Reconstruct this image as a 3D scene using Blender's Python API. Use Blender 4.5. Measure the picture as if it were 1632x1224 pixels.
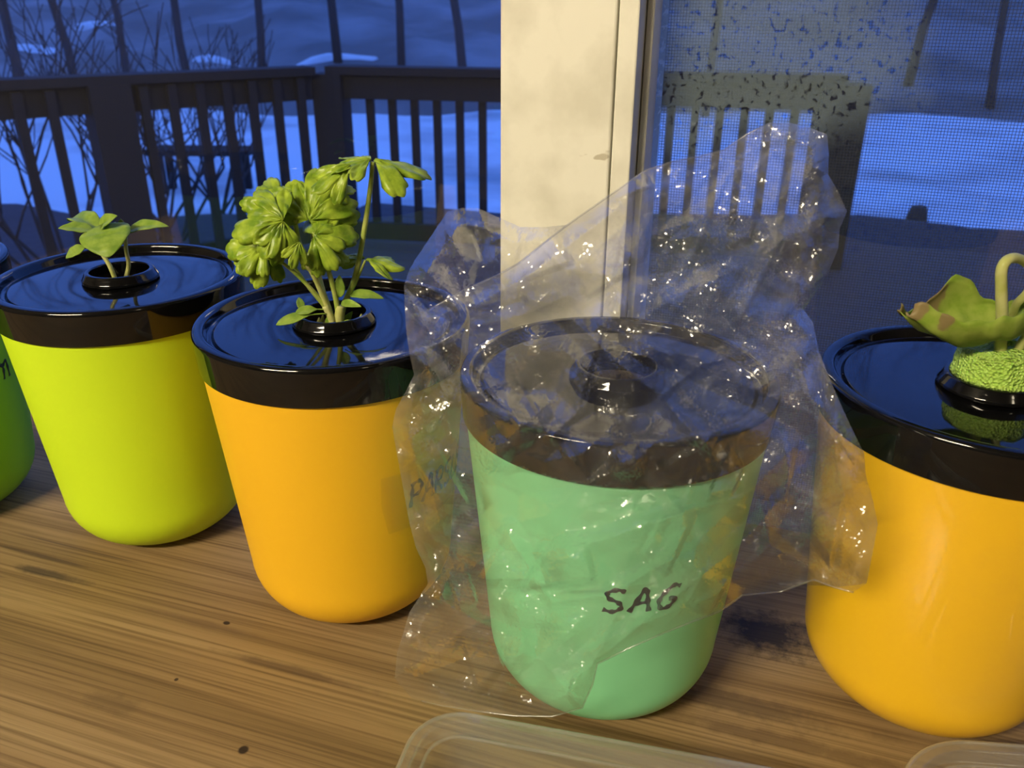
import bpy, bmesh, math, random
import numpy as np
from mathutils import Vector, Matrix
from mathutils.bvhtree import BVHTree
from mathutils.geometry import delaunay_2d_cdt

for o in list(bpy.data.objects):
    bpy.data.objects.remove(o)
SC = bpy.context.scene
COL = SC.collection

# ------------------------------------------------------------------ camera
F_PX, PITCH, ROLL, CAM_H = 1337.1, 0.4284, 0.00747, 0.3529
cp, sp, cr, sr = math.cos(PITCH), math.sin(PITCH), math.cos(ROLL), math.sin(ROLL)
FWD = Vector((0, cp, -sp)); UP0 = Vector((0, sp, cp)); RT0 = Vector((1, 0, 0))
RT = RT0 * cr + UP0 * sr
UP = -RT0 * sr + UP0 * cr
CAM = Vector((0, 0, CAM_H))
cam_data = bpy.data.cameras.new('camera')
cam = bpy.data.objects.new('camera', cam_data)
COL.objects.link(cam)
m = Matrix.Identity(4)
for i in range(3):
    m[i][0], m[i][1], m[i][2], m[i][3] = RT[i], UP[i], -FWD[i], CAM[i]
cam.matrix_world = m
cam_data.sensor_width = 36.0
cam_data.lens = F_PX / 1632 * 36.0
cam_data.clip_start = 0.01
cam_data.clip_end = 300
cam_data.dof.use_dof = True
cam_data.dof.focus_distance = 0.47
cam_data.dof.aperture_fstop = 17.0
SC.camera = cam

# ------------------------------------------------------------------ sky (blue dusk) and exposure
world = bpy.data.worlds.new('dusk_sky')
SC.world = world
world.use_nodes = True
bg = world.node_tree.nodes['Background']
bg.inputs[0].default_value = (0.075, 0.20, 0.80, 1)
bg.inputs[1].default_value = 1.75
SC.view_settings.view_transform = 'Standard'
SC.view_settings.look = 'None'
SC.view_settings.exposure = 0.0
SC.view_settings.gamma = 1.0
SC.view_settings.use_curve_mapping = False
SC.cycles.transparent_max_bounces = 24
SC.cycles.max_bounces = 10
LAMP = dict(pos=(-1.38, -1.15, 1.50), strength=350.0)      # twin-tube ceiling fixture
FILL_LAMP = dict(pos=(1.3, -1.6, 1.62), power=14.0)           # added unseen lamp, brightens upright surfaces from behind the camera


def ray(px, py):
    x = (px - 816) / F_PX
    y = -(py - 612) / F_PX
    return FWD + RT * x + UP * y


def at_y(px, py, y):
    d = ray(px, py)
    return CAM + d * (y / d.y)


def at_z(px, py, z=0.0):
    d = ray(px, py)
    return CAM + d * ((z - CAM_H) / d.z)


# window frame coordinates: s along the door, d outwards, yaw -18 degrees
YAW = math.radians(-18)
WU = Vector((math.cos(YAW), math.sin(YAW), 0))
WN = Vector((-math.sin(YAW), math.cos(YAW), 0))


def W(s, d, z):
    return WU * s + WN * d + Vector((0, 0, z))


def s_of(px, py, d):
    r = ray(px, py)
    t = d / r.dot(WN)
    return (CAM + r * t).dot(WU)


# ------------------------------------------------------------------ helpers
def mesh_obj(name, verts, faces, mat=None, parent=None, smooth=False, loc=None):
    me = bpy.data.meshes.new(name)
    me.from_pydata([tuple(v) for v in verts], [], [tuple(f) for f in faces])
    me.update()
    if smooth:
        me.polygons.foreach_set('use_smooth', [True] * len(me.polygons))
    o = bpy.data.objects.new(name, me)
    COL.objects.link(o)
    if mat:
        me.materials.append(mat)
    if parent:
        o.parent = parent
    if loc is not None:
        o.location = loc
    return o


def empty(name, loc, label=None, cat=None, group=None, kind=None):
    o = bpy.data.objects.new(name, None)
    o.empty_display_size = 0.05
    COL.objects.link(o)
    o.location = loc
    tag(o, label, cat, group, kind)
    return o


def tag(o, label=None, cat=None, group=None, kind=None):
    if label: o['label'] = label
    if cat: o['category'] = cat
    if group: o['group'] = group
    if kind: o['kind'] = kind
    return o


def lathe(profile, n=96, closed=False):
    vs, fs = [], []
    k = len(profile)
    for i in range(n):
        a = 2 * math.pi * i / n
        for r, z in profile:
            vs.append((r * math.cos(a), r * math.sin(a), z))
    rng = k if closed else k - 1
    for i in range(n):
        j = (i + 1) % n
        for q in range(rng):
            q2 = (q + 1) % k
            fs.append((i * k + q, j * k + q, j * k + q2, i * k + q2))
    return vs, fs


def round_profile(pts, radii, seg=6):
    """2D polyline with rounded corners."""
    out = []
    for i, p in enumerate(pts):
        r = radii[i]
        if r <= 0 or i == 0 or i == len(pts) - 1:
            out.append(p)
            continue
        P = np.array(p); A = np.array(pts[i - 1]); B = np.array(pts[i + 1])
        u = (A - P) / np.linalg.norm(A - P); v = (B - P) / np.linalg.norm(B - P)
        ang = math.acos(max(-1, min(1, float(u @ v))))
        t = r / math.tan(ang / 2)
        t = min(t, 0.49 * np.linalg.norm(A - P), 0.49 * np.linalg.norm(B - P))
        p0, p1 = P + u * t, P + v * t
        for k in range(seg + 1):
            w = k / seg
            q = (1 - w) ** 2 * p0 + 2 * w * (1 - w) * P + w * w * p1
            out.append((float(q[0]), float(q[1])))
    return out


def catmull(pts, n=6):
    P = [Vector(p) for p in pts]
    P = [P[0] * 2 - P[1]] + P + [P[-1] * 2 - P[-2]]
    out = []
    for i in range(1, len(P) - 2):
        for k in range(n):
            t = k / n
            a, b, c, d = P[i - 1], P[i], P[i + 1], P[i + 2]
            out.append(0.5 * ((2 * b) + (c - a) * t + (2 * a - 5 * b + 4 * c - d) * t * t + (3 * b - a - 3 * c + d) * t ** 3))
    out.append(P[-2])
    return out


def tube_geo(path, radii, sides=8, vs=None, fs=None):
    vs = [] if vs is None else vs
    fs = [] if fs is None else fs
    base = len(vs)
    n = len(path)
    if not hasattr(radii, '__len__'):
        radii = [radii] * n
    t0 = (path[1] - path[0]).normalized()
    ref = Vector((0, 0, 1)) if abs(t0.z) < 0.9 else Vector((1, 0, 0))
    nrm = t0.cross(ref).normalized()
    for i in range(n):
        t = (path[min(i + 1, n - 1)] - path[max(i - 1, 0)]).normalized()
        nrm = (nrm - t * nrm.dot(t)).normalized()
        b = t.cross(nrm)
        for k in range(sides):
            a = 2 * math.pi * k / sides
            vs.append(path[i] + (nrm * math.cos(a) + b * math.sin(a)) * radii[i])
    for i in range(n - 1):
        for k in range(sides):
            k2 = (k + 1) % sides
            fs.append((base + i * sides + k, base + i * sides + k2, base + (i + 1) * sides + k2, base + (i + 1) * sides + k))
    fs.append(tuple(base + k for k in range(sides))[::-1])
    fs.append(tuple(base + (n - 1) * sides + k for k in range(sides)))
    return vs, fs


def box_geo(c, ux, uy, uz, hx, hy, hz, vs=None, fs=None):
    vs = [] if vs is None else vs
    fs = [] if fs is None else fs
    b = len(vs)
    for sx, sy, sz in ((-1,-1,-1),(1,-1,-1),(1,1,-1),(-1,1,-1),(-1,-1,1),(1,-1,1),(1,1,1),(-1,1,1)):
        vs.append(c + ux * (sx * hx) + uy * (sy * hy) + uz * (sz * hz))
    for f in ((0,3,2,1),(4,5,6,7),(0,1,5,4),(1,2,6,5),(2,3,7,6),(3,0,4,7)):
        fs.append(tuple(b + i for i in f))
    return vs, fs


Z = Vector((0, 0, 1))


def wbox(name, s0, s1, d0, d1, z0, z1, mat, parent=None, bevel=0.0):
    """box aligned with the door / table (yawed)"""
    c = W((s0 + s1) / 2, (d0 + d1) / 2, (z0 + z1) / 2)
    vs, fs = box_geo(Vector((0, 0, 0)), WU, WN, Z, abs(s1 - s0) / 2, abs(d1 - d0) / 2, abs(z1 - z0) / 2)
    o = mesh_obj(name, vs, fs, mat)
    if bevel:
        bm = bmesh.new(); bm.from_mesh(o.data)
        bmesh.ops.bevel(bm, geom=bm.edges[:], offset=bevel, segments=2, affect='EDGES', profile=0.5)
        bm.to_mesh(o.data); bm.free()
    if parent:
        o.parent = parent
        o.location = c - parent.location
    else:
        o.location = c
    return o


# ------------------------------------------------------------------ materials
def new_mat(name):
    mt = bpy.data.materials.new(name)
    mt.use_nodes = True
    nt = mt.node_tree
    p = nt.nodes['Principled BSDF']
    return mt, nt, p


def setp(p, **kw):
    names = dict(base='Base Color', rough='Roughness', spec='Specular IOR Level', ior='IOR', metal='Metallic',
                 sss='Subsurface Weight', sss_r='Subsurface Radius', sss_s='Subsurface Scale', coat='Coat Weight',
                 coat_r='Coat Roughness', trans='Transmission Weight', sheen='Sheen Weight', alpha='Alpha')
    for k, v in kw.items():
        if k == 'base' and len(v) == 3: v = (*v, 1)
        p.inputs[names[k]].default_value = v


def N(nt, kind, **kw):
    n = nt.nodes.new(kind)
    for k, v in kw.items():
        setattr(n, k, v)
    return n


def noise_bump(nt, p, scale, strength, dist=0.002, detail=4, stretch=None):
    tc = N(nt, 'ShaderNodeTexCoord')
    src = tc.outputs['Object']
    if stretch:
        mp = N(nt, 'ShaderNodeMapping'); mp.inputs['Scale'].default_value = stretch
        nt.links.new(src, mp.inputs[0]); src = mp.outputs[0]
    no = N(nt, 'ShaderNodeTexNoise'); no.inputs['Scale'].default_value = scale; no.inputs['Detail'].default_value = detail
    nt.links.new(src, no.inputs['Vector'])
    b = N(nt, 'ShaderNodeBump'); b.inputs['Strength'].default_value = strength; b.inputs['Distance'].default_value = dist
    nt.links.new(no.outputs['Fac'], b.inputs['Height'])
    nt.links.new(b.outputs[0], p.inputs['Normal'])
    return no


def plastic(name, col, rough=0.35, coat=0.0, vary=0.06, sss=0.0):
    mt, nt, p = new_mat(name)
    setp(p, base=col, rough=rough, coat=coat, coat_r=0.06)
    if sss:
        setp(p, sss=sss, sss_r=(1.0, 0.6, 0.3), sss_s=0.012)
    tc = N(nt, 'ShaderNodeTexCoord')
    no = N(nt, 'ShaderNodeTexNoise'); no.inputs['Scale'].default_value = 14; no.inputs['Detail'].default_value = 3
    nt.links.new(tc.outputs['Object'], no.inputs['Vector'])
    mx = N(nt, 'ShaderNodeMix', data_type='RGBA')
    mx.inputs['A'].default_value = (*[c * (1 - vary) for c in col], 1)
    mx.inputs['B'].default_value = (*[min(1, c * (1 + vary)) for c in col], 1)
    nt.links.new(no.outputs['Fac'], mx.inputs['Factor'])
    nt.links.new(mx.outputs['Result'], p.inputs['Base Color'])
    return mt


def black_gloss():
    mt, nt, p = new_mat('black_gloss_plastic')
    setp(p, base=(0.003, 0.003, 0.0035), rough=0.06, ior=1.48)
    tc = N(nt, 'ShaderNodeTexCoord')
    vo = N(nt, 'ShaderNodeTexVoronoi'); vo.inputs['Scale'].default_value = 95
    nt.links.new(tc.outputs['Object'], vo.inputs['Vector'])
    no = N(nt, 'ShaderNodeTexNoise'); no.inputs['Scale'].default_value = 40
    nt.links.new(tc.outputs['Object'], no.inputs['Vector'])
    lt = N(nt, 'ShaderNodeMath', operation='LESS_THAN'); lt.inputs[1].default_value = 0.055
    nt.links.new(vo.outputs['Distance'], lt.inputs[0])
    gt = N(nt, 'ShaderNodeMath', operation='GREATER_THAN'); gt.inputs[1].default_value = 0.60
    nt.links.new(no.outputs['Fac'], gt.inputs[0])
    mu = N(nt, 'ShaderNodeMath', operation='MULTIPLY')
    nt.links.new(lt.outputs[0], mu.inputs[0]); nt.links.new(gt.outputs[0], mu.inputs[1])
    mx = N(nt, 'ShaderNodeMix', data_type='RGBA')
    mx.inputs['A'].default_value = (0.003, 0.003, 0.0035, 1)
    mx.inputs['B'].default_value = (0.30, 0.29, 0.27, 1)
    nt.links.new(mu.outputs[0], mx.inputs['Factor'])
    nt.links.new(mx.outputs['Result'], p.inputs['Base Color'])
    return mt


def wood_table():
    mt, nt, p = new_mat('weathered_pine')
    L = nt.links.new
    geo = N(nt, 'ShaderNodeTexCoord')
    rot = N(nt, 'ShaderNodeMapping'); rot.inputs['Rotation'].default_value = (0, 0, -YAW)
    L(geo.outputs['Object'], rot.inputs[0])
    # wide bands
    m1 = N(nt, 'ShaderNodeMapping'); m1.inputs['Scale'].default_value = (1.1, 30, 1)
    L(rot.outputs[0], m1.inputs[0])
    n1 = N(nt, 'ShaderNodeTexNoise'); n1.inputs['Scale'].default_value = 1.0; n1.inputs['Detail'].default_value = 5
    n1.inputs['Distortion'].default_value = 0.6
    L(m1.outputs[0], n1.inputs['Vector'])
    # fine grain lines
    m2 = N(nt, 'ShaderNodeMapping'); m2.inputs['Scale'].default_value = (5, 420, 1)
    L(rot.outputs[0], m2.inputs[0])
    n2 = N(nt, 'ShaderNodeTexNoise'); n2.inputs['Scale'].default_value = 1.0; n2.inputs['Detail'].default_value = 3
    L(m2.outputs[0], n2.inputs['Vector'])
    r1 = N(nt, 'ShaderNodeValToRGB')
    r1.color_ramp.elements[0].position = 0.30; r1.color_ramp.elements[0].color = (0.165, 0.108, 0.046, 1)
    r1.color_ramp.elements[1].position = 0.68; r1.color_ramp.elements[1].color = (0.32, 0.222, 0.104, 1)
    e = r1.color_ramp.elements.new(0.48); e.color = (0.25, 0.165, 0.074, 1)
    L(n1.outputs['Fac'], r1.inputs[0])
    r2 = N(nt, 'ShaderNodeValToRGB')
    r2.color_ramp.elements[0].position = 0.30; r2.color_ramp.elements[0].color = (0.40, 0.36, 0.32, 1)
    r2.color_ramp.elements[1].position = 0.55; r2.color_ramp.elements[1].color = (1.0, 1.0, 1.0, 1)
    L(n2.outputs['Fac'], r2.inputs[0])
    mul = N(nt, 'ShaderNodeMix', data_type='RGBA', blend_type='MULTIPLY'); mul.inputs['Factor'].default_value = 0.85
    L(r1.outputs[0], mul.inputs['A']); L(r2.outputs[0], mul.inputs['B'])
    col = mul.outputs['Result']
    # dark cracks
    m3 = N(nt, 'ShaderNodeMapping'); m3.inputs['Scale'].default_value = (3.2, 95, 1)
    L(rot.outputs[0], m3.inputs[0])
    n3 = N(nt, 'ShaderNodeTexNoise'); n3.inputs['Scale'].default_value = 1.0; n3.inputs['Detail'].default_value = 1
    L(m3.outputs[0], n3.inputs['Vector'])
    r3 = N(nt, 'ShaderNodeValToRGB')
    r3.color_ramp.elements[0].position = 0.270; r3.color_ramp.elements[0].color = (1, 1, 1, 1)
    r3.color_ramp.elements[1].position = 0.30; r3.color_ramp.elements[1].color = (0, 0, 0, 1)
    L(n3.outputs['Fac'], r3.inputs[0])

    def blot(px, py, sx, sy, ns, thr, soft, dark, colr):
        """a stain with its own shape on the wood; centre from the table point, sizes in metres along / across the grain"""
        nonlocal col
        c = at_z(px, py, 0)
        mp = N(nt, 'ShaderNodeMapping', vector_type='TEXTURE')
        mp.inputs['Location'].default_value = (c.dot(WU), c.dot(WN), 0)
        mp.inputs['Scale'].default_value = (sx, sy, 1)
        L(rot.outputs[0], mp.inputs[0])
        sep = N(nt, 'ShaderNodeSeparateXYZ'); L(mp.outputs[0], sep.inputs[0])
        cmb = N(nt, 'ShaderNodeCombineXYZ'); L(sep.outputs[0], cmb.inputs[0]); L(sep.outputs[1], cmb.inputs[1])
        ln = N(nt, 'ShaderNodeVectorMath', operation='LENGTH'); L(cmb.outputs[0], ln.inputs[0])
        nz = N(nt, 'ShaderNodeTexNoise'); nz.inputs['Scale'].default_value = ns; nz.inputs['Detail'].default_value = 6
        nz.inputs['Roughness'].default_value = 0.65
        L(rot.outputs[0], nz.inputs['Vector'])
        a = N(nt, 'ShaderNodeMath', operation='MULTIPLY_ADD'); a.inputs[1].default_value = 1.7; a.inputs[2].default_value = -0.85
        L(nz.outputs['Fac'], a.inputs[0])
        b = N(nt, 'ShaderNodeMath', operation='ADD'); L(ln.outputs['Value'], b.inputs[0]); L(a.outputs[0], b.inputs[1])
        mr = N(nt, 'ShaderNodeMapRange'); mr.inputs['From Min'].default_value = thr; mr.inputs['From Max'].default_value = thr + soft
        mr.inputs['To Min'].default_value = dark; mr.inputs['To Max'].default_value = 0
        L(b.outputs[0], mr.inputs['Value'])
        mx = N(nt, 'ShaderNodeMix', data_type='RGBA'); mx.inputs['B'].default_value = (*colr, 1)
        L(mr.outputs[0], mx.inputs['Factor']); L(col, mx.inputs['A'])
        col = mx.outputs['Result']

    mxc = N(nt, 'ShaderNodeMix', data_type='RGBA'); mxc.inputs['B'].default_value = (0.07, 0.045, 0.025, 1)
    cf = N(nt, 'ShaderNodeMath', operation='MULTIPLY'); cf.inputs[1].default_value = 0.75
    L(r3.outputs[0], cf.inputs[0]); L(cf.outputs[0], mxc.inputs['Factor']); L(col, mxc.inputs['A'])
    col = mxc.outputs['Result']
    blot(1225, 1010, 0.042, 0.030, 90, 0.30, 0.5, 0.90, (0.018, 0.016, 0.015))
    blot(1130, 1110, 0.10, 0.012, 60, 0.35, 0.6, 0.55, (0.05, 0.035, 0.02))
    blot(1260, 1185, 0.11, 0.007, 60, 0.35, 0.6, 0.6, (0.09, 0.055, 0.025))
    blot(80, 915, 0.040, 0.0045, 40, 0.45, 0.6, 0.75, (0.035, 0.026, 0.018))
    blot(480, 1072, 0.055, 0.0035, 30, 0.45, 0.7, 0.65, (0.07, 0.042, 0.025))
    blot(330, 995, 0.05, 0.003, 30, 0.45, 0.7, 0.5, (0.10, 0.06, 0.03))
    blot(180, 1120, 0.03, 0.010, 90, 0.30, 0.5, 0.45, (0.10, 0.065, 0.03))
    blot(388, 1195, 0.0022, 0.0022, 5, 0.8, 0.5, 0.95, (0.02, 0.012, 0.008))
    blot(361, 993, 0.0020, 0.0013, 5, 0.8, 0.5, 0.95, (0.02, 0.012, 0.008))
    blot(281, 1083, 0.0011, 0.0011, 5, 0.8, 0.5, 0.9, (0.02, 0.012, 0.008))
    L(col, p.inputs['Base Color'])
    setp(p, rough=0.68, spec=0.2)
    bp = N(nt, 'ShaderNodeBump'); bp.inputs['Strength'].default_value = 0.25; bp.inputs['Distance'].default_value = 0.0008
    L(n2.outputs['Fac'], bp.inputs['Height']); L(bp.outputs[0], p.inputs['Normal'])
    return mt


def leaf_mat(name, c1, c2, rough=0.42, trans=0.35):
    mt, nt, p = new_mat(name)
    L = nt.links.new
    tc = N(nt, 'ShaderNodeTexCoord')
    no = N(nt, 'ShaderNodeTexNoise'); no.inputs['Scale'].default_value = 140; no.inputs['Detail'].default_value = 4
    L(tc.outputs['Object'], no.inputs['Vector'])
    mx = N(nt, 'ShaderNodeMix', data_type='RGBA')
    mx.inputs['A'].default_value = (*c1, 1); mx.inputs['B'].default_value = (*c2, 1)
    mr = N(nt, 'ShaderNodeMapRange'); mr.inputs['From Min'].default_value = 0.35; mr.inputs['From Max'].default_value = 0.65
    L(no.outputs['Fac'], mr.inputs['Value']); L(mr.outputs[0], mx.inputs['Factor'])
    L(mx.outputs['Result'], p.inputs['Base Color'])
    setp(p, rough=rough, spec=0.4)
    tr = N(nt, 'ShaderNodeBsdfTranslucent'); L(mx.outputs['Result'], tr.inputs['Color'])
    ms = N(nt, 'ShaderNodeMixShader'); ms.inputs[0].default_value = trans
    L(p.outputs[0], ms.inputs[1]); L(tr.outputs[0], ms.inputs[2])
    L(ms.outputs[0], nt.nodes['Material Output'].inputs['Surface'])
    b = N(nt, 'ShaderNodeBump'); b.inputs['Strength'].default_value = 0.5; b.inputs['Distance'].default_value = 0.0006
    L(no.outputs['Fac'], b.inputs['Height']); L(b.outputs[0], p.inputs['Normal'])
    return mt, nt, mx, p


def thin_clear(name, tint=(0.97, 0.97, 0.97), rough=0.06, f0=0.06, haze=0.0, haze_col=(0.9, 0.9, 0.88), noise_rough=0.0):
    """thin sheet: see-through straight on, mirror-like at glancing angles, slightly hazy"""
    mt = bpy.data.materials.new(name); mt.use_nodes = True
    nt = mt.node_tree; L = nt.links.new
    nt.nodes.remove(nt.nodes['Principled BSDF'])
    lw = N(nt, 'ShaderNodeLayerWeight'); lw.inputs['Blend'].default_value = 0.5
    pw = N(nt, 'ShaderNodeMath', operation='POWER'); pw.inputs[1].default_value = 5.0
    L(lw.outputs['Facing'], pw.inputs[0])
    mr = N(nt, 'ShaderNodeMapRange'); mr.inputs['To Min'].default_value = f0; mr.inputs['To Max'].default_value = 0.95
    L(pw.outputs[0], mr.inputs['Value'])
    tr = N(nt, 'ShaderNodeBsdfTransparent'); tr.inputs[0].default_value = (*tint, 1)
    gl = N(nt, 'ShaderNodeBsdfGlossy'); gl.inputs['Roughness'].default_value = rough
    base = tr.outputs[0]
    hz_fac = None
    if haze > 0:
        df = N(nt, 'ShaderNodeBsdfDiffuse'); df.inputs[0].default_value = (*haze_col, 1)
        tl = N(nt, 'ShaderNodeBsdfTranslucent'); tl.inputs[0].default_value = (*haze_col, 1)
        ad = N(nt, 'ShaderNodeMixShader'); ad.inputs[0].default_value = 0.5
        L(df.outputs[0], ad.inputs[1]); L(tl.outputs[0], ad.inputs[2])
        hz = N(nt, 'ShaderNodeMixShader'); hz.inputs[0].default_value = haze
        L(tr.outputs[0], hz.inputs[1]); L(ad.outputs[0], hz.inputs[2])
        base = hz.outputs[0]
        hz_fac = hz.inputs[0]
    ms = N(nt, 'ShaderNodeMixShader')
    L(mr.outputs[0], ms.inputs[0]); L(base, ms.inputs[1]); L(gl.outputs[0], ms.inputs[2])
    L(ms.outputs[0], nt.nodes['Material Output'].inputs['Surface'])
    return mt, nt, hz_fac, gl


M_BLACK = black_gloss()
M_TABLE = wood_table()
M_LIME = plastic('lime_plastic', (0.56, 0.78, 0.016), 0.45, vary=0.03)
M_GREEN = plastic('green_plastic', (0.20, 0.42, 0.012), 0.45, vary=0.03)
M_ORANGE = plastic('orange_plastic', (0.84, 0.47, 0.016), 0.42, vary=0.03)
M_ORANGE2 = plastic('glossy_orange_plastic', (0.86, 0.50, 0.016), 0.30, coat=0.6, vary=0.03)
M_MINT = plastic('mint_plastic', (0.26, 0.72, 0.38), 0.35, coat=0.2, vary=0.03)
M_INK, _, _p = new_mat('marker_ink'); setp(_p, base=(0.012, 0.016, 0.03), rough=0.4)
M_STEM = leaf_mat('stem_green', (0.30, 0.42, 0.05), (0.50, 0.55, 0.14), 0.4, 0.2)[0]
M_STEM_PALE = leaf_mat('stem_pale', (0.50, 0.53, 0.14), (0.62, 0.62, 0.26), 0.4, 0.2)[0]
M_LEAF = leaf_mat('basil_leaf', (0.20, 0.34, 0.035), (0.36, 0.50, 0.075))[0]
M_PARSLEY = leaf_mat('parsley_leaf', (0.17, 0.30, 0.018), (0.46, 0.60, 0.055), 0.33, 0.30)[0]  # lighter tone raised to stand in for highlights on the leaves

mt, nt, mx, p = leaf_mat('wilted_leaf', (0.27, 0.40, 0.045), (0.40, 0.50, 0.09), 0.45, 0.3)
# brown dried patches on the wilted leaf, keyed to a painted-on attribute of the leaf itself
at = N(nt, 'ShaderNodeAttribute', attribute_name='dry')
nz = N(nt, 'ShaderNodeTexNoise'); nz.inputs['Scale'].default_value = 220
tcx = N(nt, 'ShaderNodeTexCoord'); nt.links.new(tcx.outputs['Object'], nz.inputs['Vector'])
ad = N(nt, 'ShaderNodeMath', operation='MULTIPLY_ADD'); ad.inputs[1].default_value = 0.5; ad.inputs[2].default_value = -0.25
nt.links.new(nz.outputs['Fac'], ad.inputs[0])
ad2 = N(nt, 'ShaderNodeMath', operation='ADD'); nt.links.new(at.outputs['Fac'], ad2.inputs[0]); nt.links.new(ad.outputs[0], ad2.inputs[1])
mr = N(nt, 'ShaderNodeMapRange'); mr.inputs['From Min'].default_value = 0.42; mr.inputs['From Max'].default_value = 0.55
nt.links.new(ad2.outputs[0], mr.inputs['Value'])
mxd = N(nt, 'ShaderNodeMix', data_type='RGBA'); mxd.inputs['B'].default_value = (0.30, 0.22, 0.10, 1)
nt.links.new(mr.outputs[0], mxd.inputs['Factor']); nt.links.new(mx.outputs['Result'], mxd.inputs['A'])
nt.links.new(mxd.outputs['Result'], p.inputs['Base Color'])
M_WILT = mt

M_SPONGE, nt, p = new_mat('green_foam')
setp(p, base=(0.42, 0.66, 0.11), rough=0.4, sss=0.2, sss_r=(0.6, 1, 0.2), sss_s=0.004)
tcs = N(nt, 'ShaderNodeTexCoord'); vos = N(nt, 'ShaderNodeTexVoronoi'); vos.inputs['Scale'].default_value = 750
nt.links.new(tcs.outputs['Object'], vos.inputs['Vector'])
bps = N(nt, 'ShaderNodeBump'); bps.inputs['Strength'].default_value = 1.0; bps.inputs['Distance'].default_value = 0.0016
nt.links.new(vos.outputs['Distance'], bps.inputs['Height']); nt.links.new(bps.outputs[0], p.inputs['Normal'])
M_SOIL, nt, p = new_mat('potting_soil'); setp(p, base=(0.035, 0.022, 0.012), rough=0.95)
noise_bump(nt, p, 500, 1.0, 0.003, 5)

M_BAG, NT_BAG, _hz, _gl = thin_clear('clear_plastic_film', (0.97, 0.97, 0.975), 0.21, 0.125, 0.075)
_tc = N(NT_BAG, 'ShaderNodeTexCoord'); _no = N(NT_BAG, 'ShaderNodeTexNoise')
_no.inputs['Scale'].default_value = 38; _no.inputs['Detail'].default_value = 5
NT_BAG.links.new(_tc.outputs['Object'], _no.inputs['Vector'])
_mr = N(NT_BAG, 'ShaderNodeMapRange'); _mr.inputs['From Min'].default_value = 0.3; _mr.inputs['From Max'].default_value = 0.75
_mr.inputs['To Min'].default_value = 0.022; _mr.inputs['To Max'].default_value = 0.11
NT_BAG.links.new(_no.outputs['Fac'], _mr.inputs['Value']); NT_BAG.links.new(_mr.outputs[0], _hz)
M_TRAY, NT_TR, _hz, _gl = thin_clear('clear_rigid_plastic', (0.96, 0.965, 0.95), 0.12, 0.08, 0.13)
M_GLASS, NT_G, _hz, _gl = thin_clear('door_glass', (0.97, 0.975, 0.98), 0.004, 0.06, 0.004, (0.6, 0.62, 0.62))
M_TAPE, _, _, _ = thin_clear('clear_tape', (0.975, 0.965, 0.95), 0.15, 0.04, 0.02)


def dirty_glass():
    mt, nt, hz, gl = thin_clear('dirty_door_glass', (0.96, 0.97, 0.975), 0.01, 0.06, 0.01, (0.46, 0.55, 0.44))
    L = nt.links.new
    tc = N(nt, 'ShaderNodeTexCoord')
    c = at_y(1180, 40, 0.62)
    # film of dried residue in the upper corner beside the frame, with mottled clear spots
    mp = N(nt, 'ShaderNodeMapping', vector_type='TEXTURE'); mp.inputs['Location'].default_value = RES_LOC
    mp.inputs['Scale'].default_value = (0.13, 1, 0.085)
    L(tc.outputs['Object'], mp.inputs[0])
    sep = N(nt, 'ShaderNodeSeparateXYZ'); L(mp.outputs[0], sep.inputs[0])
    cm = N(nt, 'ShaderNodeCombineXYZ'); L(sep.outputs[0], cm.inputs[0]); L(sep.outputs[2], cm.inputs[1])
    ln = N(nt, 'ShaderNodeVectorMath', operation='LENGTH'); L(cm.outputs[0], ln.inputs[0])
    n0 = N(nt, 'ShaderNodeTexNoise'); n0.inputs['Scale'].default_value = 16; n0.inputs['Detail'].default_value = 3
    L(tc.outputs['Object'], n0.inputs['Vector'])
    a0 = N(nt, 'ShaderNodeMath', operation='ADD'); L(ln.outputs['Value'], a0.inputs[0]); L(n0.outputs['Fac'], a0.inputs[1])
    m0 = N(nt, 'ShaderNodeMapRange'); m0.inputs['From Min'].default_value = 1.15; m0.inputs['From Max'].default_value = 1.6
    m0.inputs['To Min'].default_value = 1; m0.inputs['To Max'].default_value = 0.08
    L(a0.outputs[0], m0.inputs['Value'])
    n1 = N(nt, 'ShaderNodeTexNoise'); n1.inputs['Scale'].default_value = 210; n1.inputs['Detail'].default_value = 5
    n1.inputs['Distortion'].default_value = 0.5
    L(tc.outputs['Object'], n1.inputs['Vector'])
    m1 = N(nt, 'ShaderNodeMapRange'); m1.inputs['From Min'].default_value = 0.36; m1.inputs['From Max'].default_value = 0.45
    L(n1.outputs['Fac'], m1.inputs['Value'])
    mu = N(nt, 'ShaderNodeMath', operation='MULTIPLY'); L(m0.outputs[0], mu.inputs[0]); L(m1.outputs[0], mu.inputs[1])
    mu2 = N(nt, 'ShaderNodeMath', operation='MULTIPLY'); mu2.inputs[1].default_value = 0.24
    L(mu.outputs[0], mu2.inputs[0]); L(mu2.outputs[0], hz)
    return mt


RES_LOC = (0.0, 0.0, 0.0)

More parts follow.
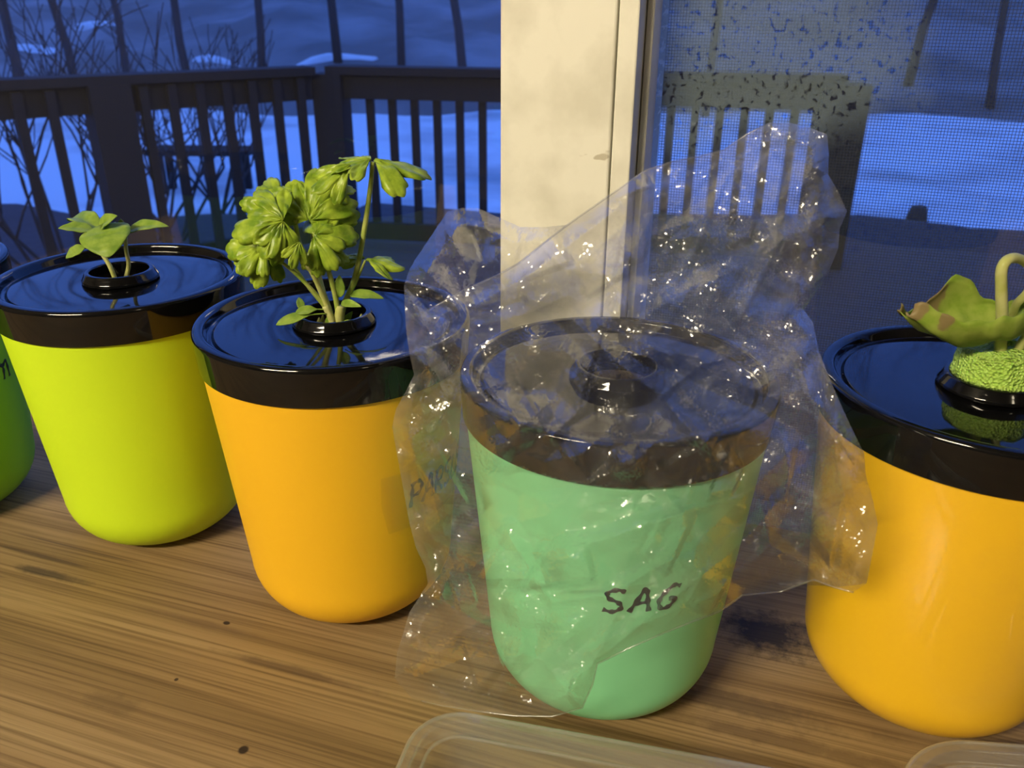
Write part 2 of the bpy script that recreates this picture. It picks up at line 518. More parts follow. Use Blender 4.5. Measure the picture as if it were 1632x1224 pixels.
M_FRAME, nt, p = new_mat('cream_painted_vinyl')
setp(p, base=(0.74, 0.69, 0.55), rough=0.5)
tc = N(nt, 'ShaderNodeTexCoord')
n1 = N(nt, 'ShaderNodeTexNoise'); n1.inputs['Scale'].default_value = 22; n1.inputs['Detail'].default_value = 5
nt.links.new(tc.outputs['Object'], n1.inputs['Vector'])
rp = N(nt, 'ShaderNodeValToRGB')
rp.color_ramp.elements[0].position = 0.33; rp.color_ramp.elements[0].color = (0.68, 0.65, 0.55, 1)
rp.color_ramp.elements[1].position = 0.55; rp.color_ramp.elements[1].color = (0.82, 0.79, 0.69, 1)
nt.links.new(n1.outputs['Fac'], rp.inputs[0])
mp = N(nt, 'ShaderNodeMapping'); mp.inputs['Scale'].default_value = (45, 45, 110)
nt.links.new(tc.outputs['Object'], mp.inputs[0])
vo = N(nt, 'ShaderNodeTexNoise'); vo.inputs['Scale'].default_value = 1.0; vo.inputs['Detail'].default_value = 2
nt.links.new(mp.outputs[0], vo.inputs['Vector'])
rk = N(nt, 'ShaderNodeValToRGB')
rk.color_ramp.elements[0].position = 0.715; rk.color_ramp.elements[0].color = (0, 0, 0, 1)
rk.color_ramp.elements[1].position = 0.76; rk.color_ramp.elements[1].color = (0.6, 0.6, 0.6, 1)
nt.links.new(vo.outputs['Fac'], rk.inputs[0])
mk = N(nt, 'ShaderNodeMix', data_type='RGBA'); mk.inputs['B'].default_value = (0.33, 0.27, 0.15, 1)
nt.links.new(rk.outputs[0], mk.inputs['Factor']); nt.links.new(rp.outputs[0], mk.inputs['A'])
nt.links.new(mk.outputs['Result'], p.inputs['Base Color'])

M_GROOVE, nt, p = new_mat('dark_groove'); setp(p, base=(0.10, 0.085, 0.07), rough=0.7); noise_bump(nt, p, 200, 0.2)
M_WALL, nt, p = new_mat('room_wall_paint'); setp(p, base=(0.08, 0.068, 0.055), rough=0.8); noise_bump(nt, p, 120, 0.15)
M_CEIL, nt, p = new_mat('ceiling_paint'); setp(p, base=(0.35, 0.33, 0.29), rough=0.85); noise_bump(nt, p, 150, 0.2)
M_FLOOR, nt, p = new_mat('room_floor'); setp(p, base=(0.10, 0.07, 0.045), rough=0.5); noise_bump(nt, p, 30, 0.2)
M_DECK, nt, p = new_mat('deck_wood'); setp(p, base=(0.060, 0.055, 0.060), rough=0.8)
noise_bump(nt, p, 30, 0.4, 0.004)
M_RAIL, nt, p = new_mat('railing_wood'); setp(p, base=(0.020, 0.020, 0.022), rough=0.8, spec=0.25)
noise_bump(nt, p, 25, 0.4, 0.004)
M_BARK, nt, p = new_mat('bark'); setp(p, base=(0.050, 0.045, 0.045), rough=0.9); noise_bump(nt, p, 15, 0.6, 0.02)
M_SNOW, nt, p = new_mat('snow')
setp(p, base=(0.85, 0.86, 0.88), rough=0.85, spec=0.2)
tc = N(nt, 'ShaderNodeTexCoord'); n1 = N(nt, 'ShaderNodeTexNoise'); n1.inputs['Scale'].default_value = 0.55; n1.inputs['Detail'].default_value = 6
nt.links.new(tc.outputs['Object'], n1.inputs['Vector'])
rp = N(nt, 'ShaderNodeValToRGB')
rp.color_ramp.elements[0].position = 0.30; rp.color_ramp.elements[0].color = (0.45, 0.45, 0.46, 1)
rp.color_ramp.elements[1].position = 0.52; rp.color_ramp.elements[1].color = (0.86, 0.87, 0.88, 1)
nt.links.new(n1.outputs['Fac'], rp.inputs[0]); nt.links.new(rp.outputs[0], p.inputs['Base Color'])
M_HILL, nt, p = new_mat('woodland_floor')
setp(p, base=(0.12, 0.12, 0.12), rough=0.95)
tc = N(nt, 'ShaderNodeTexCoord'); n1 = N(nt, 'ShaderNodeTexNoise'); n1.inputs['Scale'].default_value = 0.35; n1.inputs['Detail'].default_value = 7
nt.links.new(tc.outputs['Object'], n1.inputs['Vector'])
rp = N(nt, 'ShaderNodeValToRGB')
rp.color_ramp.elements[0].position = 0.40; rp.color_ramp.elements[0].color = (0.15, 0.145, 0.14, 1)
rp.color_ramp.elements[1].position = 0.68; rp.color_ramp.elements[1].color = (0.30, 0.29, 0.29, 1)
nt.links.new(n1.outputs['Fac'], rp.inputs[0]); nt.links.new(rp.outputs[0], p.inputs['Base Color'])
M_EARTH, nt, p = new_mat('bare_earth'); setp(p, base=(0.055, 0.045, 0.05), rough=0.95); noise_bump(nt, p, 8, 0.6, 0.03)

# insect screen: fine woven grid, openings see-through
M_SCREEN = bpy.data.materials.new('insect_screen'); M_SCREEN.use_nodes = True
nt = M_SCREEN.node_tree; nt.nodes.remove(nt.nodes['Principled BSDF']); L = nt.links.new
tc = N(nt, 'ShaderNodeTexCoord'); sep = N(nt, 'ShaderNodeSeparateXYZ'); L(tc.outputs['Object'], sep.inputs[0])
ws = []
for k in (0, 2):
    a = N(nt, 'ShaderNodeMath', operation='MULTIPLY'); a.inputs[1].default_value = 1 / 0.0021
    L(sep.outputs[k], a.inputs[0])
    f = N(nt, 'ShaderNodeMath', operation='FRACT'); L(a.outputs[0], f.inputs[0])
    lt = N(nt, 'ShaderNodeMath', operation='LESS_THAN'); lt.inputs[1].default_value = 0.15
    L(f.outputs[0], lt.inputs[0]); ws.append(lt)
mxm = N(nt, 'ShaderNodeMath', operation='MAXIMUM'); L(ws[0].outputs[0], mxm.inputs[0]); L(ws[1].outputs[0], mxm.inputs[1])
tr = N(nt, 'ShaderNodeBsdfTransparent'); df = N(nt, 'ShaderNodeBsdfDiffuse'); df.inputs[0].default_value = (0.05, 0.05, 0.055, 1)
ms = N(nt, 'ShaderNodeMixShader'); L(mxm.outputs[0], ms.inputs[0]); L(tr.outputs[0], ms.inputs[1]); L(df.outputs[0], ms.inputs[2])
L(ms.outputs[0], nt.nodes['Material Output'].inputs['Surface'])

# ------------------------------------------------------------------ room shell
ZB, ZT = -0.78, 1.75           # floor, ceiling
S0, S1 = -2.6, 2.6
DB = -3.4                      # back wall
tag(wbox('floor', S0, S1, DB, 0.66, ZB - 0.05, ZB, M_FLOOR), 'brown floor of the room below the table', kind='structure')
tag(wbox('ceiling', S0, S1, DB, 0.66, ZT, ZT + 0.05, M_CEIL), 'pale ceiling of the room', kind='structure')
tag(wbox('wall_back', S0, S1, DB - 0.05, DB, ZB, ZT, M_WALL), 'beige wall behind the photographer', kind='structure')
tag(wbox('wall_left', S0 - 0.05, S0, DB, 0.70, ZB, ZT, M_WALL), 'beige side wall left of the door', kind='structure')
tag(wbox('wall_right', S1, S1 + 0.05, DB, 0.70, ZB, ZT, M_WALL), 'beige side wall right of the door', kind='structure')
DOOR_T = 1.45
wf = tag(empty('wall_front', W(0, 0.66, ZB), 'beige wall around the glass patio door', kind='structure'))
wbox('wall_panel', S0, S0 + 0.35, 0.62, 0.70, ZB, ZT, M_WALL, wf)
wbox('wall_panel', S1 - 0.55, S1, 0.62, 0.70, ZB, ZT, M_WALL, wf)
wbox('wall_panel', S0 + 0.35, S1 - 0.55, 0.62, 0.70, DOOR_T, ZT, M_WALL, wf)

# sliding glass door: left leaf with its wide stile, right leaf behind it with an insect screen outside
YR = 130
D_ST = 0.575
sA = s_of(797, YR, D_ST); sB = s_of(978, YR, D_ST); sC = s_of(1012, YR, D_ST)
sE = s_of(1024, YR, 0.600); sF = s_of(1036, YR, 0.600)
door1 = empty('door_1', W(-1.0, 0.60, ZB), 'left leaf of the glass patio door with a wide cream stile', kind='structure')
wbox('stile', sA, sB, D_ST, 0.625, ZB, DOOR_T, M_FRAME, door1, 0.0015)
wbox('stile_lip', sB + 0.0008, sC, D_ST + 0.0015, 0.625, ZB, DOOR_T, M_FRAME, door1, 0.0012)
wbox('stile', S0 + 0.35, S0 + 0.45, D_ST, 0.625, ZB, DOOR_T, M_FRAME, door1, 0.0015)
wbox('bottom_rail', S0 + 0.45, sA, D_ST, 0.625, ZB, ZB + 0.10, M_FRAME, door1, 0.0015)
wbox('top_rail', S0 + 0.45, sA, D_ST, 0.625, DOOR_T - 0.09, DOOR_T, M_FRAME, door1, 0.0015)
wbox('glass_pane', S0 + 0.449, sA + 0.004, 0.597, 0.5972, ZB + 0.10, DOOR_T - 0.09, M_GLASS, door1)

door2 = empty('door_2', W(1.0, 0.64, ZB), 'right leaf of the glass patio door with smudged glass and screen', kind='structure')
wbox('groove_strip', sC - 0.002, sE, 0.612, 0.66, ZB, DOOR_T, M_GROOVE, door2)  # recessed dark strip filling the groove between the stiles
wbox('stile', sE, sF, 0.600, 0.66, ZB, DOOR_T, M_FRAME, door2, 0.001)
wbox('stile', S1 - 0.65, S1 - 0.55, 0.60, 0.66, ZB, DOOR_T, M_FRAME, door2, 0.0015)
wbox('bottom_rail', sF, S1 - 0.65, 0.60, 0.66, ZB, ZB + 0.10, M_FRAME, door2, 0.0015)
wbox('top_rail', sF, S1 - 0.65, 0.60, 0.66, DOOR_T - 0.09, DOOR_T, M_FRAME, door2, 0.0015)
gx0, gx1 = sF - 0.001, S1 - 0.65
gc = W((gx0 + gx1) / 2, 0.63, (ZB + 0.10 + DOOR_T - 0.09) / 2)


def pane(name, s0, s1, d, z0, z1, th, mat, parent):
    """thin pane whose own axes run along the door"""
    hx, hz = (s1 - s0) / 2, (z1 - z0) / 2
    vs, fs = box_geo(Vector((0, 0, 0)), Vector((1, 0, 0)), Vector((0, 1, 0)), Z, hx, th / 2, hz)
    o = mesh_obj(name, vs, fs, mat, parent)
    o.rotation_euler = (0, 0, YAW)
    o.location = W((s0 + s1) / 2, d, (z0 + z1) / 2) - parent.location
    return o


_hit = CAM + ray(1150, 55) * (0.63 / ray(1150, 55).dot(WN))
RES_LOC = (_hit.dot(WU) - (gx0 + gx1) / 2, 0, _hit.z - (ZB + 0.10 + DOOR_T - 0.09) / 2)
M_DGLASS = dirty_glass()
pane('glass_pane', gx0, gx1, 0.63, ZB + 0.10, DOOR_T - 0.09, 0.0002, M_DGLASS, door2)
pane('insect_screen', gx0, gx1, 0.668, ZB + 0.05, DOOR_T - 0.05, 0.0002, M_SCREEN, door2)

# ------------------------------------------------------------------ outdoors: deck, railing, yard, woods
DZ = -0.86
deck = empty('deck_floor', W(0, 2.6, DZ), 'dark wooden deck outside the glass door', kind='structure')
pw_ = 0.14
nb = int(4.3 / (pw_ + 0.006))
bv, bf = box_geo(Vector((0, 0, 0)), WU, WN, Z, 2.75, pw_ / 2, 0.016)
plank_me = None
for i in range(nb):
    d = 0.80 + i * (pw_ + 0.006)
    if plank_me is None:
        o = mesh_obj('plank', bv, bf, M_DECK, deck); plank_me = o.data
    else:
        o = bpy.data.objects.new('plank', plank_me); COL.objects.link(o); o.parent = deck
    o.location = W(0.15, d, DZ - 0.016) - deck.location

RAIL_T = 0.05


def railing(name, P0, P1, spacing, label, posts, z_top0=RAIL_T, z_top1=RAIL_T):
    """P0, P1 (x, y) ends; posts = list of (fraction, half width)"""
    a = Vector((P0[0], P0[1], 0)); b = Vector((P1[0], P1[1], 0))
    u = (b - a); Ln = u.length; u.normalize(); n = Vector((-u.y, u.x, 0))
    root = empty(name, a + Z * DZ, label, 'railing', 'railings around the deck')
    h = RAIL_T
    rel = lambda t, z: (u * t + Z * (z - DZ))
    vs, fs = box_geo(rel(Ln / 2, h - 0.019), u, n, Z, Ln / 2, 0.075, 0.019)
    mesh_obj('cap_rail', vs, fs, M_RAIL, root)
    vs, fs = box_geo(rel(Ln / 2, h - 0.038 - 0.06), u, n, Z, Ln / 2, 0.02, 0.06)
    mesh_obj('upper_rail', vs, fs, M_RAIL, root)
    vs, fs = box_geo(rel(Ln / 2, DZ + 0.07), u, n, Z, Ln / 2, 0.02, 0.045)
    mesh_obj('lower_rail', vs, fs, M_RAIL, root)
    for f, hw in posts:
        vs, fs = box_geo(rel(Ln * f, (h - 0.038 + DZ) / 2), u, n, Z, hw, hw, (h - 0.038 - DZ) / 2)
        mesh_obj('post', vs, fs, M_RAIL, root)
    bv, bf = box_geo(Vector((0, 0, 0)), u, n, Z, 0.019, 0.019, (h - 0.05 - (DZ + 0.05)) / 2)
    me = None
    t = spacing * 0.6
    zc = (h - 0.05 + DZ + 0.05) / 2
    while t < Ln:
        if all(abs(t - Ln * f) > hw + 0.03 for f, hw in posts):
            if me is None:
                o = mesh_obj('baluster', bv, bf, M_RAIL, root); me = o.data
            else:
                o = bpy.data.objects.new('baluster', me); COL.objects.link(o); o.parent = root
            o.location = rel(t, zc) + n * 0.04
        t += spacing
    return root


PC = at_z(525, 104, RAIL_T)
PR = at_z(1348, 119, RAIL_T)
PL_ = at_z(-30, 127, RAIL_T)
PP = at_z(132, 120, RAIL_T)
fp = ((Vector((PP.x, PP.y)) - Vector((PC.x, PC.y))).length - 0.115) / (Vector((PL_.x, PL_.y)) - Vector((PC.x, PC.y))).length
railing('deck_railing', (PC.x, PC.y), (PR.x, PR.y), 0.118,
        'dark wooden railing facing the yard behind the cream door stile', [(0.0, 0.075), (1.0, 0.105)])
_ul = Vector((PL_.x - PC.x, PL_.y - PC.y, 0)).normalized()
railing('deck_railing', (PC.x + _ul.x * 0.115, PC.y + _ul.y * 0.115), (PL_.x, PL_.y), 0.125,
        'dark wooden railing running to the left edge behind the bare shrub', [(fp, 0.085)])

# snow yard
random.seed(4)
GZ = -1.55


def ground_h(x, y):
    dist = math.hypot(x, y)
    h = GZ + 0.05 * math.sin(x * 0.9 + 1) * math.cos(y * 0.7) + 0.03 * math.sin(x * 2.3 + y * 1.7)
    return h


def sheet(name, x0, x1, y0, y1, nx, ny, fn, mat, label, cat=None, kind='structure'):
    vs, fs = [], []
    for j in range(ny + 1):
        for i in range(nx + 1):
            x = x0 + (x1 - x0) * i / nx; y = y0 + (y1 - y0) * j / ny
            vs.append((x, y, fn(x, y)))
    for j in range(ny):
        for i in range(nx):
            a = j * (nx + 1) + i
            fs.append((a, a + 1, a + nx + 2, a + nx + 1))
    return tag(mesh_obj(name, vs, fs, mat, smooth=True), label, cat, kind=kind)


sheet('snow_ground', -30, 30, 0.9, 20, 120, 60, ground_h, M_SNOW, 'blue-lit snow covering the yard beyond the railing')


def hill_h(x, y):
    edge = 15.8 - 0.10 * x + 1.0 * math.sin(x * 0.35)
    t = max(0.0, y - edge)
    b = GZ - 0.35 + min(1.0, t / 1.2) * 0.45
    b += 0.15 * t + 0.25 * math.sin(x * 0.8) * math.cos(y * 0.5) * min(1, t / 4) + 0.10 * math.sin(x * 2.7 + y) * min(1, t / 3)
    return b


sheet('wooded_hillside', -45, 45, 12, 60, 120, 80, hill_h, M_HILL, 'dark wooded slope rising beyond the snowy yard')


def snow_patch(px, py, y, rx, ry, label):
    c = at_y(px, py, y)
    vs, fs = [], []
    n = 28
    vs.append((0, 0, 0.10))
    for k in range(1, 5):
        for i in range(n):
            a = 2 * math.pi * i / n
            r = k / 4 * (1 + 0.25 * math.sin(3 * a + px) + 0.15 * math.sin(7 * a))
            vs.append((rx * r * math.cos(a), ry * r * math.sin(a), 0.10 * (1 - (k / 4) ** 2) - 0.08 * (k == 4)))
    for i in range(n):
        fs.append((0, 1 + i, 1 + (i + 1) % n))
    for k in range(1, 4):
        for i in range(n):
            j = (i + 1) % n
            fs.append((1 + (k - 1) * n + i, 1 + k * n + i, 1 + k * n + j, 1 + (k - 1) * n + j))
    vs = [(v[0] + c.x, v[1] + c.y, v[2] + hill_h(c.x + v[0], c.y + v[1])) for v in vs]
    return tag(mesh_obj('snow_patch', vs, fs, M_SNOW, smooth=True), label, 'snow', 'snow patches left on the slope')


def slope_y(px, py):
    d = ray(px, py)
    for k in range(1500, 6000):
        y = k * 0.01
        q = CAM + d * (y / d.y)
        if q.z <= hill_h(q.x, q.y):
            return y
    return 40.0


snow_patch(545, 93, slope_y(545, 93), 1.0, 0.22, 'snow patch on the slope just above the railing corner')
snow_patch(60, 80, slope_y(60, 80), 0.6, 0.5, 'larger snow patch on the slope near the left edge')
snow_patch(145, 42, slope_y(145, 42), 0.55, 0.5, 'higher snow patch on the slope near the left edge')
snow_patch(340, 96, slope_y(340, 96), 0.5, 0.15, 'small thin snow patch above the left railing')

# bare earth beyond the deck at the right
eo = at_z(1520, 400, GZ + 0.1)


def earth_h(x, y):
    return GZ + 0.10 + 0.05 * math.sin(x * 3) * math.sin(y * 2.2)


def earth_z(x, y):
    edge = 7.7 + 0.25 * math.sin(x * 0.9) + 0.15 * math.sin(x * 2.3 + 1)
    return GZ + (0.09 if y < edge else 0.09 - 0.35 * (y - edge)) + 0.02 * math.sin(x * 3) * math.sin(y * 2.2)


sheet('bare_ground', -20, 20, 0.9, 8.8, 160, 50, earth_z, M_EARTH, 'dark bare ground between the deck and the snow')

# dark stump on the snow
st = at_z(1466, 331, GZ + 0.12)
pf = round_profile([(0.001, 0.15), (0.07, 0.13), (0.09, 0.05), (0.12, -0.1)], [0, 0.02, 0.02, 0])
vs, fs = lathe(pf, 14)
vs = [(v[0] * (1 + 0.12 * math.sin(3 * math.atan2(v[1], v[0]))), v[1], v[2]) for v in vs]
tag(mesh_obj('tree_stump', vs, fs, M_BARK, smooth=True, loc=(st.x, st.y, GZ)), 'small dark stump poking from the snow at right', 'stump')


def branch_rec(vs, fs, p, d, ln, r, depth, rng, spread, min_r):
    n = 3
    path = [p.copy()]
    q = p.copy(); dd = d.copy()
    for i in range(n):
        dd = (dd + Vector((rng.uniform(-1, 1), rng.uniform(-1, 1), rng.uniform(-0.6, 1))) * 0.13).normalized()
        q = q + dd * (ln / n)
        path.append(q.copy())
    rad = [max(min_r, r * (1 - 0.35 * i / n)) for i in range(n + 1)]
    tube_geo(path, rad, 5, vs, fs)
    if depth <= 0:
        return
    for k in range(rng.choice((2, 3))):
        ax = Vector((rng.uniform(-1, 1), rng.uniform(-1, 1), rng.uniform(-0.2, 0.9))).normalized()
        nd = (dd * (1 - spread) + ax * spread).normalized()
        st_ = path[rng.choice((2, 3))] if k else path[-1]
        branch_rec(vs, fs, st_, nd, ln * rng.uniform(0.55, 0.8), r * 0.58, depth - 1, rng, spread, min_r)


def tree(x, y, h, r, depth, seed, label, name='bare_tree', group='bare trees at the edge of the woods', z=None, lean=(0, 0)):
    rng = random.Random(seed)
    vs, fs = [], []
    zz = max(hill_h(x, y), ground_h(x, y)) - 0.1 if z is None else z
    branch_rec(vs, fs, Vector((0, 0, 0)), Vector((lean[0], lean[1], 1)).normalized(), h * 0.34, r, depth, rng, 0.36, r * 0.05)
    return tag(mesh_obj(name, vs, fs, M_BARK, smooth=True, loc=(x, y, zz)), label, 'tree', group)


def tree_at(px, y, *a, **k):
    q = at_y(px, 120, y)
    return tree(q.x, y, *a, **k)


tree_at(30, 15.0, 9, 0.099, 5, 11, 'bare tree at the far left edge of the woods')
tree_at(115, 15.8, 10, 0.087, 5, 12, 'bare forked tree behind the snow patch at left')
tree_at(205, 15.0, 8, 0.074, 5, 13, 'bare tree above the wide left railing post')
tree_at(300, 16.9, 9, 0.093, 5, 14, 'bare tree over the middle of the left railing')
tree_at(415, 17.5, 10, 0.093, 4, 15, 'bare tree over the right end of the left railing')
tree_at(540, 18.6, 11, 0.105, 4, 16, 'straight bare trunk above the railing corner post')
tree_at(640, 18.0, 11, 0.093, 4, 17, 'bare trunk second to the right of the corner post')
tree_at(740, 16.9, 10, 0.099, 4, 18, 'bare trunk nearest the left edge of the door stile')
tree_at(1130, 16.4, 9, 0.087, 4, 19, 'bare tree behind the smudged glass beside the stile')
tree_at(1450, 17.5, 10, 0.105, 4, 20, 'bare tree right of the end railing post')
tree_at(1590, 16.1, 9, 0.087, 4, 21, 'bare tree at the right edge of the picture')


def shrub(px, y, h, n, seed, label, spread=0.9):
    rng = random.Random(seed)
    vs, fs = [], []
    q = at_y(px, 250, y)
    for k in range(n):
        d = Vector((rng.uniform(-spread, spread), rng.uniform(-0.5, 0.5), 1)).normalized()
        branch_rec(vs, fs, Vector((rng.uniform(-0.12, 0.12), rng.uniform(-0.12, 0.12), 0)), d, h * rng.uniform(0.35, 0.55), 0.016, 3, rng, 0.4, 0.0035)
    return tag(mesh_obj('bare_shrub', vs, fs, M_BARK, smooth=True, loc=(q.x, y, GZ)), label, 'shrub', 'bare shrubs behind the railing')


shrub(40, 5.5, 1.9, 11, 31, 'tangled bare shrub behind the railing at the left edge')
shrub(245, 6.9, 1.7, 9, 32, 'bare shrub behind the railing right of the wide post')
shrub(330, 8.0, 1.6, 7, 33, 'smaller bare shrub farther out behind the left railing')

# wooden bench in the yard, seen between the balusters
bp_ = at_z(330, 300, GZ + 0.02)
bench = empty('garden_bench', (bp_.x, bp_.y, GZ), 'low dark garden bench in the snow behind the left railing', 'bench')
for k in range(3):
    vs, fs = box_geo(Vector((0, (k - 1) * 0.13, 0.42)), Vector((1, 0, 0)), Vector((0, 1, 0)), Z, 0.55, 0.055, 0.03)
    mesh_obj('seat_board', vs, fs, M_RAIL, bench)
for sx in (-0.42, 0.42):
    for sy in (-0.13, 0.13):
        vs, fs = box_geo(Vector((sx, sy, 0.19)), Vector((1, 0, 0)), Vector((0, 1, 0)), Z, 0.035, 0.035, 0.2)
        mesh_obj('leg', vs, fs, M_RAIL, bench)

# ------------------------------------------------------------------ twin-tube room lamp and added fill globe
def emis(name, col, s):
    mt = bpy.data.materials.new(name); mt.use_nodes = True
    nt = mt.node_tree; nt.nodes.remove(nt.nodes['Principled BSDF'])
    e = N(nt, 'ShaderNodeEmission'); e.inputs[0].default_value = (*col, 1); e.inputs[1].default_value = s
    nt.links.new(e.outputs[0], nt.nodes['Material Output'].inputs['Surface'])
    return mt


M_TUBE = emis('warm_tube', (1.0, 0.86, 0.60), LAMP['strength'])
M_HOUSING, nt, p = new_mat('white_enamel'); setp(p, base=(0.75, 0.74, 0.70), rough=0.35); noise_bump(nt, p, 90, 0.05)
lp = Vector(LAMP['pos'])
fix = empty('ceiling_lamp', lp, 'twin-tube lamp hanging over the table', 'lamp')
vs, fs = box_geo(Vector((0, 0, 0.075)), Vector((1, 0, 0)), Vector((0, 1, 0)), Z, 0.64, 0.10, 0.02)
mesh_obj('housing', vs, fs, M_HOUSING, fix)
for sy in (-0.05, 0.05):
    vs, fs = tube_geo([Vector((-0.60, sy, 0.03)), Vector((0.60, sy, 0.03))], 0.016, 14)
    mesh_obj('tube', vs, fs, M_TUBE, fix, smooth=True)
for sx in (-0.5, 0.5):
    vs, fs = tube_geo([Vector((sx, 0, 0.09)), Vector((sx, 0, ZT - lp.z))], 0.004, 8)
    mesh_obj('hanger', vs, fs, M_HOUSING, fix, smooth=True)

lp2 = Vector(FILL_LAMP['pos'])
fx2 = empty('fill_globe', lp2, 'added unseen globe lamp giving fill light from behind the camera', 'lamp')
pf = [(0.001, 0.13), (0.06, 0.13), (0.06, 0.09)]
vs, fs = lathe(pf, 24); mesh_obj('base', vs, fs, M_HOUSING, fx2, smooth=True)
pf = [(0.055 if i == 0 else max(0.001, 0.11 * math.sin(math.radians(a))), 0.11 * math.cos(math.radians(a))) for i, a in enumerate(range(30, 181, 10))]
vs, fs = lathe(pf, 32); mesh_obj('globe', vs, fs, emis('warm_globe', (1.0, 0.86, 0.60), FILL_LAMP['power']), fx2, smooth=True)

# ------------------------------------------------------------------ table
TB_F, TB_B = -0.45, 0.555
tbl = empty('wooden_table', W(0, 0.05, ZB), 'weathered pine table with grey grain under the plant pots', 'table')
vs, fs = box_geo(Vector((0, 0, 0)), WU, WN, Z, 1.05, (TB_B - TB_F) / 2, 0.018)
top = mesh_obj('tabletop', vs, fs, M_TABLE, tbl)
top.location = Vector((0, 0, 0)) - tbl.location      # keep object coordinates = world, shift mesh instead
off = W(0, (TB_B + TB_F) / 2, -0.018)
for v in top.data.vertices:
    v.co = v.co + off
for s in (-0.97, 0.97):
    for d in (TB_F + 0.07, TB_B - 0.07):
        o = wbox('leg', s - 0.035, s + 0.035, d - 0.035, d + 0.035, ZB, -0.036, M_TABLE, tbl, 0.004)

# ------------------------------------------------------------------ pots
R, H, HS, RB1, RB0, RC = 0.078, 0.1883, 0.0219, 0.0762, 0.0600, 0.036


def body_r(z):
    return RB1 + (RB0 - RB1) * (H - HS * 0.5 - z) / (H - HS * 0.5)


def body_profile():
    zt = H - 0.010
    pts = [(0.001, 0.0015), (0.030, 0.0006)]
    rr = body_r(RC)
    for k in range(0, 15):
        a = math.pi / 2 * (1 - k / 14)
        pts.append((rr - RC + RC * math.cos(a), RC - RC * math.sin(a)))
    for k in range(1, 13):
        z = RC + (zt - RC) * k / 12
        pts.append((body_r(z), z))
    pts += [(body_r(zt) - 0.002, zt), (body_r(RC) - 0.002, RC)]
    return pts


LID_PTS = [(R - 0.0035, H - HS), (R - 0.0012, H - HS), (R, H), (R - 0.0065, H), (R - 0.0080, H - 0.0055), (R - 0.0105, H - 0.0060),
           (R - 0.0118, H - 0.0042), (0.0190, H - 0.0042), (0.0190, H - 0.0075), (R - 0.0035, H - 0.0085)]
LID_RAD = [0, 0.0006, 0.0042, 0.0028, 0.001, 0.0008, 0.0008, 0.0003, 0.0003, 0]
CUP_PTS = [(0.0180, H - 0.030), (0.0188, H - 0.0045), (0.0215, H - 0.0042), (0.0238, H - 0.0034), (0.0236, H - 0.0018), (0.0222, H + 0.0004),
           (0.0208, H + 0.0028), (0.0182, H + 0.0028), (0.0176, H - 0.0100), (0.0168, H - 0.030)]
CUP_RAD = [0, 0, 0.0006, 0.0006, 0.0016, 0.003, 0.0016, 0.0012, 0, 0]

_bp, _bf = lathe(body_profile(), 128)
_lp, _lf = lathe(round_profile(LID_PTS, LID_RAD, 6), 160, closed=True)
_cp, _cf = lathe(round_profile(CUP_PTS, CUP_RAD, 5), 72, closed=True)
POT_POS = {}


def pot(key, x, y, mat, label, soil=True, rot=0.0):
    root = empty('plant_pot', (x, y, 0), label, 'pot', 'round plant pots along the window')
    POT_POS[key] = Vector((x, y, 0))
    mesh_obj('body', _bp, _bf, mat, root, smooth=True)
    lid = mesh_obj('lid', _lp, _lf, M_BLACK, root, smooth=True); lid['label'] = 'glossy black lid with raised rim'
    cup = mesh_obj('net_cup', _cp, _cf, M_BLACK, root, smooth=True); cup['label'] = 'black cup ring in the lid hole'
    n = 20
    rng = random.Random(hash(key) % 100)
    vs = [(0, 0, H - 0.0065)]; fs = []
    for k in range(1, 6):
        for i in range(n):
            a = 2 * math.pi * i / n
            vs.append((0.0173 * k / 5 * math.cos(a), 0.0173 * k / 5 * math.sin(a), H - 0.0080 + rng.uniform(-0.0016, 0.0022) * (k < 5)))
    for i in range(n):
        fs.append((0, 1 + i, 1 + (i + 1) % n))
    for k in range(1, 5):
        for i in range(n):
            j = (i + 1) % n
            fs.append((1 + (k - 1) * n + i, 1 + k * n + i, 1 + k * n + j, 1 + (k - 1) * n + j))
    mesh_obj('soil', vs, fs, M_SOIL, cup)
    return root


POTS = {}
POTS['E'] = pot('E', -0.432, 0.552, M_GREEN, 'darker green pot cut off by the left edge of the picture')
POTS['A'] = pot('A', -0.2583, 0.5313, M_LIME, 'lime green pot holding two small seedlings')
POTS['B'] = pot('B', -0.1023, 0.4531, M_ORANGE, 'orange pot holding the leafy parsley plant')
POTS['C'] = pot('C', 0.0521, 0.3795, M_MINT, 'mint green pot inside the clear plastic bag')
POTS['D'] = pot('D', 0.2310, 0.3693, M_ORANGE2, 'glossy orange pot with a green sponge plug at right')

